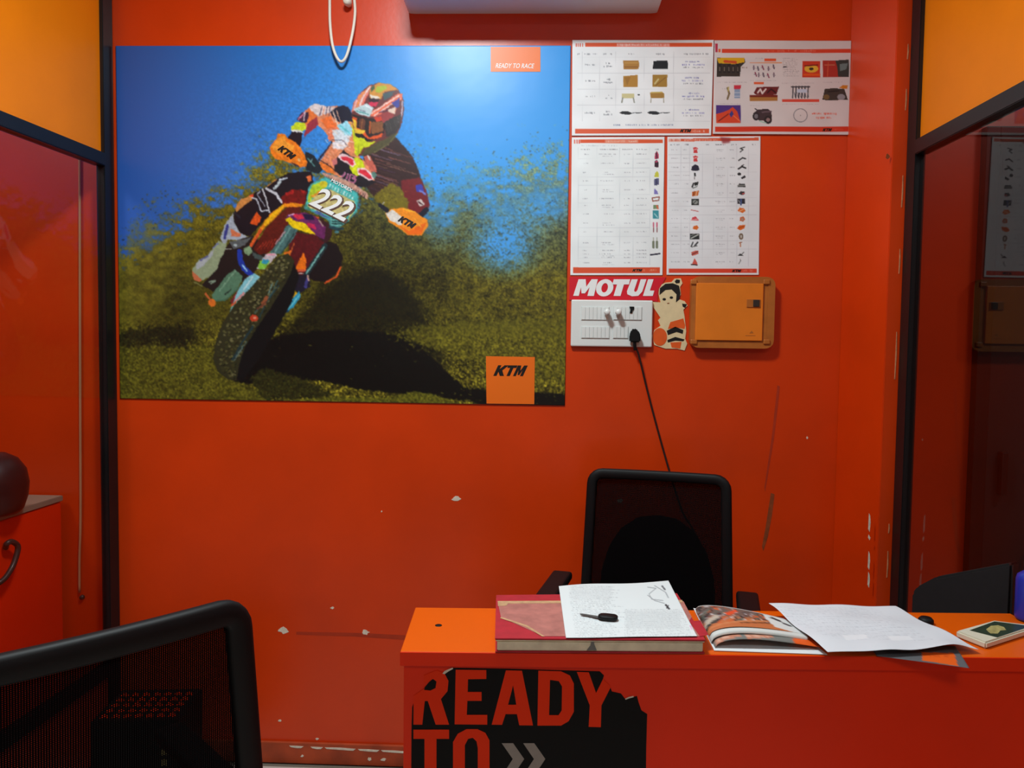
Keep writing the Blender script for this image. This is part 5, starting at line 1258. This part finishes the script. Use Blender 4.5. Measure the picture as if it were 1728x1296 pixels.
# white sheet on the ledger
pz = ZD + LT + .0022
cv = Canvas(935, 970, 1190, 1085, 3, (224, 231, 232)); cv.view(820, 960, 4.32)
for k in range(34):
    y = 128 + k * 11; l = 560 + (k * 1.2)
    cv.scribble(600 + k * 1.6, y, 960 + random.uniform(-60, 60), y + 5, (150, 156, 160), 700 + k, op=.75, gap=.3)
    if k > 14: cv.scribble(1010, y, 1370 + k * 4, y + 5, (150, 156, 160), 760 + k, op=.7, gap=.3)
cv.rect(620, 130, 920, 230, (206, 212, 214), soft=2, op=.35); cv.rect(1020, 305, 1420, 440, (200, 206, 208), soft=2, op=.4)
for k, pts in enumerate([[(1180, 130), (1240, 140), (1190, 180), (1210, 220), (1290, 230)], [(1230, 120), (1310, 170), (1330, 210)], [(1180, 190), (1230, 230), (1300, 250)]]): cv.line(pts, 6, (160, 166, 170))
cv.line([(1285, 125), (1305, 150)], 12, (110, 114, 118)); cv.line([(1312, 262), (1335, 290)], 14, (70, 72, 76)); cv.line([(1318, 285), (1330, 265)], 9, (60, 62, 66)); cv.line([(1490, 415), (1500, 440)], 9, (236, 150, 200))
pq = [T(943, 989, pz), T(1128, 980, pz), T(1176.5, 1074, pz), T(955, 1077, pz)]
sh = printed('invoice_sheet', [tuple(p) for p in pq], 150, 110, cv, M['ink_matte'], bulge=lambda u, v: np.stack([u * 0, u * 0, .0018 * np.sin(u * 6.5) * (1 - v) ** 2 + .0006 * np.sin(u * 9 + v * 3) * .5 + .0012 * (v ** 8)], -1), thick=(0, 0, -.0005))
tag(sh, 'white printed sheet lying on the red ledger under a key', 'paper')
# key
kz = pz + .002
k0, k1, k2 = T(1042, 1046, kz), T(1010, 1043, kz), T(976, 1037, kz)
key = tag(empty('motorcycle_key', ((k0.x + k1.x) / 2, (k0.y + k1.y) / 2, kz)), 'key with black oval plastic head and steel blade on the white sheet', 'key')
kd = Vector((k0.x - k1.x, k0.y - k1.y, 0)); kn = Vector((-kd.y, kd.x, 0)).normalized(); kdn = kd.normalized(); KL = kd.length
bm = bmesh.new(); ctrk = (k0 + k1) / 2
n = 24; rg = []
for zz, sc_ in ((0, .86), (.0015, 1), (.006, 1), (.0078, .9)):
    rg.append([bm.verts.new(Vector((ctrk.x, ctrk.y, kz + zz)) + kdn * (KL * .52 * sc_ * np.sign(cos(t)) * abs(cos(t)) ** .6) + kn * (.0125 * sc_ * np.sign(sin(t)) * abs(sin(t)) ** .7)) for t in np.linspace(0, 2 * pi, n, endpoint=False)])
for a_, b_ in zip(rg, rg[1:]):
    for j in range(n): bm.faces.new((a_[j], a_[(j + 1) % n], b_[(j + 1) % n], b_[j]))
bm.faces.new(rg[0]); bm.faces.new(rg[-1][::-1])
at_root(from_bm('key_head', bm, M['black'], None, True), key)
kb = (k2 - k1); kbn = Vector((kb.x, kb.y, 0)); kbm = Vector((-kbn.y, kbn.x, 0)).normalized()
q0 = Vector((k1.x, k1.y, kz + .0006)) + kdn * .003; L = kbn
pts = [q0 + kbm * .0048, q0 + L * .3 + kbm * .0048, q0 + L * .35 + kbm * .0028, q0 + L * .5 + kbm * .0035, q0 + L * .6 + kbm * .0024, q0 + L * .75 + kbm * .0034, q0 + L * .9 + kbm * .003, q0 + L, q0 + L * .9 - kbm * .0028, q0 - kbm * .0048]
at_root(prism('key_blade', [tuple(p) for p in pts], (0, 0, .0018), M['key_steel'], None), key)

# open magazine
Z7 = lambda x, y: (1150 + x / 2.99, 960 + y / 2.99)
mag0 = T(1270, 1080, ZD)
mag = tag(empty('magazine', (mag0.x, mag0.y, ZD)), 'open colour magazine with curling pages on the counter between ledger and white sheet', 'magazine')
def z7(x, y, z): return T(*Z7(x, y), z)
low = [z7(60, 200, ZD + .001), z7(560, 290, ZD + .001), z7(735, 434, ZD + .001), z7(165, 414, ZD + .001)]
at_root(prism('page', [tuple(p) for p in low], (0, 0, .0012), M['paper']), mag)
def curled(name, cs, zfun, canvas, thick, m, nx=44, ny=24):
    """a page held up from the counter by its curl: cs at counter level, zfun the height along the page"""
    return at_root(printed(name, [tuple(p) for p in cs], nx, ny, canvas, m, bulge=lambda u, v: np.stack([u * 0, u * 0, zfun(u, v)], -1), thick=(0, 0, -thick)), mag)
def arch(h, e):  # rises quickly from the free edge, falls off to the spine
    return lambda u, v: h * np.sin(np.clip(u, 0, 1) ** .55 * pi * .93) ** .9 * (1 - .25 * (1 - v)) + e
cg = Canvas(1140, 990, 1430, 1140, 3, (126, 128, 126)); cg.view(1150, 960, 2.99)
HB = .012
gq = [z7(75, 215, ZD + .003), z7(600, 300, ZD + .003), z7(700, 408, ZD + .003), z7(170, 398, ZD + .003)]
cg.rect(0, 0, 1000, 900, (118, 120, 116))
cg.poly([(120, 340), (260, 350), (260, 440), (110, 430)], (196, 120, 90), op=.0)
cg.poly([(545, 330), (680, 352), (740, 420), (570, 414)], (230, 92, 24))
for (x0, x1) in ((165, 290), (320, 450)):
    cg.poly([(x0, 378), (x1, 362), (x1 + 10, 388), (x0 + 8, 404)], (196, 130, 104)); cg.scribble(x0 + 8, 378, x1 - 4, 392, (226, 190, 170), 810 + x0)
curled('page', gq, arch(.018, .001), cg, .0012, M['ink_matte'])
bq2 = [z7(72, 212, ZD + .005), z7(590, 290, ZD + .005), z7(640, 372, ZD + .005), z7(150, 372, ZD + .005)]
cw = Canvas(1140, 990, 1430, 1140, 3, (214, 216, 212))
curled('page_stack', bq2, arch(.0185, .0055), cw, .0055, M['ink_matte'])
cm = Canvas(1140, 990, 1430, 1140, 3, (150, 92, 60)); cm.view(1150, 960, 2.99)
cm.rect(0, 0, 1000, 310, (112, 92, 84)); cm.rect(0, 288, 1000, 420, (196, 112, 66), soft=3)
rg_ = random.Random(4)
for k in range(230):
    x, y = rg_.uniform(60, 470), rg_.uniform(205, 318)
    cm.line([(x, y), (x + rg_.uniform(-26, 34), y - rg_.uniform(2, 20))], rg_.uniform(3, 11), rg_.choice([(60, 52, 56), (160, 150, 150), (206, 196, 196), (210, 96, 50), (110, 60, 50), (90, 100, 90), (160, 90, 60), (40, 36, 40)]), op=.85)
cm.poly([(215, 268), (270, 244), (286, 258), (236, 280)], (226, 80, 40)); cm.poly([(90, 300), (170, 270), (190, 284), (120, 318)], (190, 176, 160)); cm.line([(120, 332), (440, 300)], 8, (206, 130, 84)); cm.line([(110, 322), (180, 300)], 14, (70, 66, 60)); cm.line([(300, 322), (470, 310)], 7, (120, 70, 40))
cm.poly([(370, 215), (520, 225), (640, 360), (470, 330), (420, 280)], (216, 218, 216)); cm.line([(450, 275), (500, 292)], 10, (60, 60, 64)); cm.line([(510, 300), (550, 312)], 8, (70, 70, 74)); cm.line([(440, 248), (470, 256)], 8, (90, 90, 94))
tq = [z7(70, 210, ZD + .009), z7(585, 285, ZD + .009), z7(610, 345, ZD + .009), z7(140, 345, ZD + .009)]
curled('page', tq, arch(.019, .0028), cm, .0006, M['ink_matte'])

# flyer drooping over the front edge, then the large white sheet
cf = Canvas(1380, 1060, 1660, 1140, 3, (96, 98, 102)); cf.view(1150, 960, 2.99)
cf.poly([(1212, 420), (1375, 424), (1395, 488), (1215, 462)], (230, 96, 22)); cf.scribble(1240, 432, 1350, 446, (180, 60, 20), 900, op=.6)
fq = [T(1465, 1084, ZD + .0030), T(1612, 1090, ZD + .0030), z7(1452, 498, ZD + .0022), z7(985, 438, ZD + .0022)]
fl = printed('flyer', [tuple(p) for p in fq], 60, 24, cf, M['ink_matte'], thick=(0, 0, -.0006), bulge=lambda u, v: np.stack([u * 0, u * 0, -.004 * np.clip(v - .6, 0, 1) ** 2 * u], -1))
tag(fl, 'grey flyer with an orange tag sticking out over the front edge of the counter', 'flyer')
ws = Canvas(1290, 1010, 1660, 1115, 3, (222, 226, 232)); ws.view(1150, 960, 2.99)
for k in range(20):
    y = 205 + k * 8.5
    ws.scribble(440 + k * 16, y, 980 + k * 15, y + 3, (176, 180, 188), 920 + k, op=.7, gap=.35)
ws.poly([(810, 345), (930, 335), (940, 360), (830, 375)], (234, 236, 240)); ws.poly([(1040, 350), (1150, 345), (1170, 365), (1060, 375)], (234, 236, 240))
wq = [z7(440, 182, ZD + .026), z7(1080, 198, ZD + .010), z7(1500, 408, ZD + .008), z7(738, 432, ZD + .014)]
wsh = printed('white_sheet', [tuple(p) for p in wq], 150, 70, ws, M['ink_matte'], thick=(0, 0, -.0005),
              bulge=lambda u, v: np.stack([u * 0, u * 0, .0035 * np.sin(u * 9.5 + .6) * v ** 3 + .0012 * np.sin(u * 14 + v * 9) + .0015 * np.sin(v * 11 - u * 5) + .004 +.004 * np.exp(-((u - .42) / .12) ** 2) * v ** 4 + .004 * np.exp(-((u - .85) / .1) ** 2) * v ** 4 + .0015 * np.sin(u * 5) * (1 - v)], -1))
tag(wsh, 'large creased white paper sheet lying across the magazine on the counter', 'paper')

# ivory device with a green top
dz = ZD + .0145
dq = [T(1613, 1064, dz), T(1676, 1046.5, dz), T(1752, 1056, dz), T(1664, 1084, dz)]
dc = sum((Vector(p) for p in dq), Vector()) / 4
dev = tag(empty('handheld_device', (dc.x, dc.y, ZD)), 'ivory slab-shaped device with dark green top panel at the right end of the counter', 'device')
at_root(quad_block('casing', dq, ZD + .0006, dz, M['white_slab'], 0, .003), dev)
at_root(prism('top_panel', [tuple(T(x, y, dz - .0002)) for x, y in ((1636, 1064), (1678, 1049), (1740, 1057), (1683, 1076))], (0, 0, .0008), M['green_top'], None, .0003), dev)
at_root(decal('emblem', [[(1664, 1062), (1672, 1056), (1684, 1055), (1694, 1058), (1698, 1063), (1688, 1064), (1684, 1069), (1672, 1069), (1668, 1066)]], lambda x, y: T(x, y, dz + .001), M['pale_emblem'], None, (0, 0, -.0003)), dev)

# small black stamp end behind the white sheet
sp_ = T(1567, 1056, ZD)
st = lathe('ink_pad_knob', [(0, 0), (.014, 0), (.0155, .003), (.015, .009), (.011, .0135), (0, .015)], M['black'], None, 20)
st.location = (sp_.x, sp_.y + .012, ZD + .0005); st.name = 'rubber_stamp'
tag(st, 'small round black object half hidden behind the white sheet', 'stamp')

# blue bottle at the right edge
bb = T(1737, 1047, ZD)
bot = tag(empty('bottle', (bb.x, bb.y, ZD + .0005)), 'blue bottle with white lettering at the far right end of the counter', 'bottle')
lathe('bottle_body', [(0, 0), (.024, 0), (.0275, .004), (.0285, .01), (.0285, .088), (.026, .098), (.016, .106), (.013, .108), (0, .108)], M['blue_bottle'], bot, 28)
lathe('bottle_cap', [(0, .104), (.0145, .1085), (.0150, .110), (.0150, .126), (.0135, .129), (0, .129)], M['black'], bot, 22)
def wrap(z0, z1, t0, t1, r=.0289, n=6):
    bm = bmesh.new(); ro = []
    for k in range(n + 1):
        t = t0 + (t1 - t0) * k / n
        ro.append((bm.verts.new((r * cos(t), r * sin(t), z0)), bm.verts.new((r * cos(t), r * sin(t), z1))))
    for a_, b_ in zip(ro, ro[1:]): bm.faces.new((a_[0], b_[0], b_[1], a_[1]))
    return bm
for z0, z1, t0, t1 in ((.064, .079, 3.9, 4.1), (.064, .079, 4.3, 4.4), (.030, .042, 3.95, 4.15), (.034, .040, 4.15, 4.5)):
    from_bm('lettering', wrap(z0, z1, t0, t1), M['white_ink'], bot)

# ================================================================== BEHIND THE LEFT GLASS
c0 = W(104, 836, -.02); c1 = T(0, 868, c0.z)
ZT = c0.z
cd = Vector((c1.x - c0.x, c1.y - c0.y, 0)).normalized(); cnr = Vector((cd.y, -cd.x, 0))     # cnr points away from the glass
if cnr.x > 0: cnr = -cnr
CL = .75; CW = .45
cab = tag(empty('cabinet', (c0.x + cnr.x * .2 + cd.x * .3, c0.y + cnr.y * .2 + cd.y * .3, 0)), 'low orange cabinet with dark handle behind the left glass', 'cabinet')
o0 = Vector((c0.x, c0.y, 0))
def cbox(nm, s0, s1, w0, w1, z0, z1, m, bev=.002):
    pts = [o0 + cd * s0 + cnr * w0, o0 + cd * s1 + cnr * w0, o0 + cd * s1 + cnr * w1, o0 + cd * s0 + cnr * w1]
    return at_root(prism(nm, [(p.x, p.y, z0) for p in pts], (0, 0, z1 - z0), m, None, bev), cab)
cbox('cabinet_body', 0, CL, .02, CW, .0, ZT - .02, M['desk'])
cbox('cabinet_top', -.002, CL, -.004, CW, ZT - .019, ZT, M['cream'])
dr = cbox('cabinet_door', .004, CL - .004, 0, .019, .05, ZT - .022, M['desk'])
hz = [P(12, 920, (cnr.x, cnr.y, 0), cnr.dot(o0)) for _ in (0,)][0]
hp = [P(x, y, (cnr.x, cnr.y, 0), cnr.dot(o0) - k) for x, y, k in ((10, 924, .002), (11, 918, .02), (20, 914, .026), (30, 922, .028), (27, 940, .028), (20, 958, .028), (8, 976, .028), (-4, 985, .02), (-6, 985, .002))]
h_ = tube('handle', [tuple(p) for p in hp], .0085, M['dark_latch'], None, 9, 6)
h_.parent = dr; h_.matrix_parent_inverse = dr.matrix_parent_inverse.inverted() if False else Matrix.Identity(4)
hq = Vector((c0.x, c0.y, 0)) + cd * .30 + cnr * .13
hel = lathe('helmet', [(0, .0), (.07, .0), (.085, .015), (.098, .06), (.102, .11), (.094, .16), (.070, .20), (.035, .222), (0, .228)], M['helmet'], None, 28)
hx = P(-10, 800, (0, 1, 0), hq.y)
hel.location = (hx.x, hq.y, ZT + .001); hel.scale = (.86, 1.0, .84)
tag(hel, 'dark rounded helmet-like shell on top of the cabinet behind the left glass', 'helmet')
cw2 = W(135, 650, -.006)
wc = tag(empty('wall_cable', (cw2.x, 0, .55)), 'thin pale cable running straight down the wall behind the left glass', 'cable')
at_root(tube('cable', [tuple(W(x, y, -.006)) for x, y in ((134, 150), (134.5, 300), (135, 500), (135.5, 700), (136, 870), (134, 940), (134, 1000))], .0042, M['cable_p'], None, 7, 4), wc)
pb = W(138, 1008, -.006)
at_root(lathe('cable_end', [(0, .01), (.007, .01), (.008, .004), (.008, 0), (0, 0)], M['dark_latch'], None, 12, (pb.x, -.0005, pb.z), 'Y'), wc)

# ================================================================== CARTON BY THE LEFT PARTITION
zt = .40
k0 = T(165, 1218, zt); k1 = T(262, 1216, zt); k2 = T(300, 1172, zt); k3 = T(205, 1150, zt)
car = tag(empty('carton', ((k0.x + k2.x) / 2, (k0.y + k2.y) / 2, 0)), 'black carton with orange lettering on its top, seen through the visitor chair', 'box')
c_q = [Vector((p.x, p.y, 0)) for p in (k0, k1)]
ux = (c_q[1] - c_q[0]).normalized(); uy = Vector((-ux.y, ux.x, 0))
cw_, cd_ = .24, .20
o = c_q[0] - ux * .02
pts = [o, o + ux * cw_, o + ux * cw_ + uy * cd_, o + uy * cd_]
at_root(prism('carton_body', [(p.x, p.y, 0) for p in pts], (0, 0, zt), M['carton'], None, .002), car)
for j in range(5):
    a_ = o + ux * .012 + uy * (.02 + j * .034)
    for k in range(7):
        b_ = a_ + ux * (.004 + k * .031)
        at_root(prism('orange_lettering', [tuple(Vector((q.x, q.y, zt + .0003))) for q in (b_, b_ + ux * .022, b_ + ux * .020 + uy * .012, b_ + ux * .006 + uy * .024, b_ + uy * .02)], (0, 0, .0005), M['sticker_txt'], None), car)
fn = -uy
for k in range(9):
    z = zt - .04 - k * .03
    b_ = o + ux * (cw_ * .80) + fn * .0004
    at_root(prism('white_lettering', [tuple(Vector((q.x, q.y, zz))) for q, zz in ((b_, z), (b_ + ux * .014, z), (b_ + ux * .014, z + .008 + .01 * (k % 2)), (b_, z + .018))], tuple(fn * .0006), M['pale_emblem'], None), car)
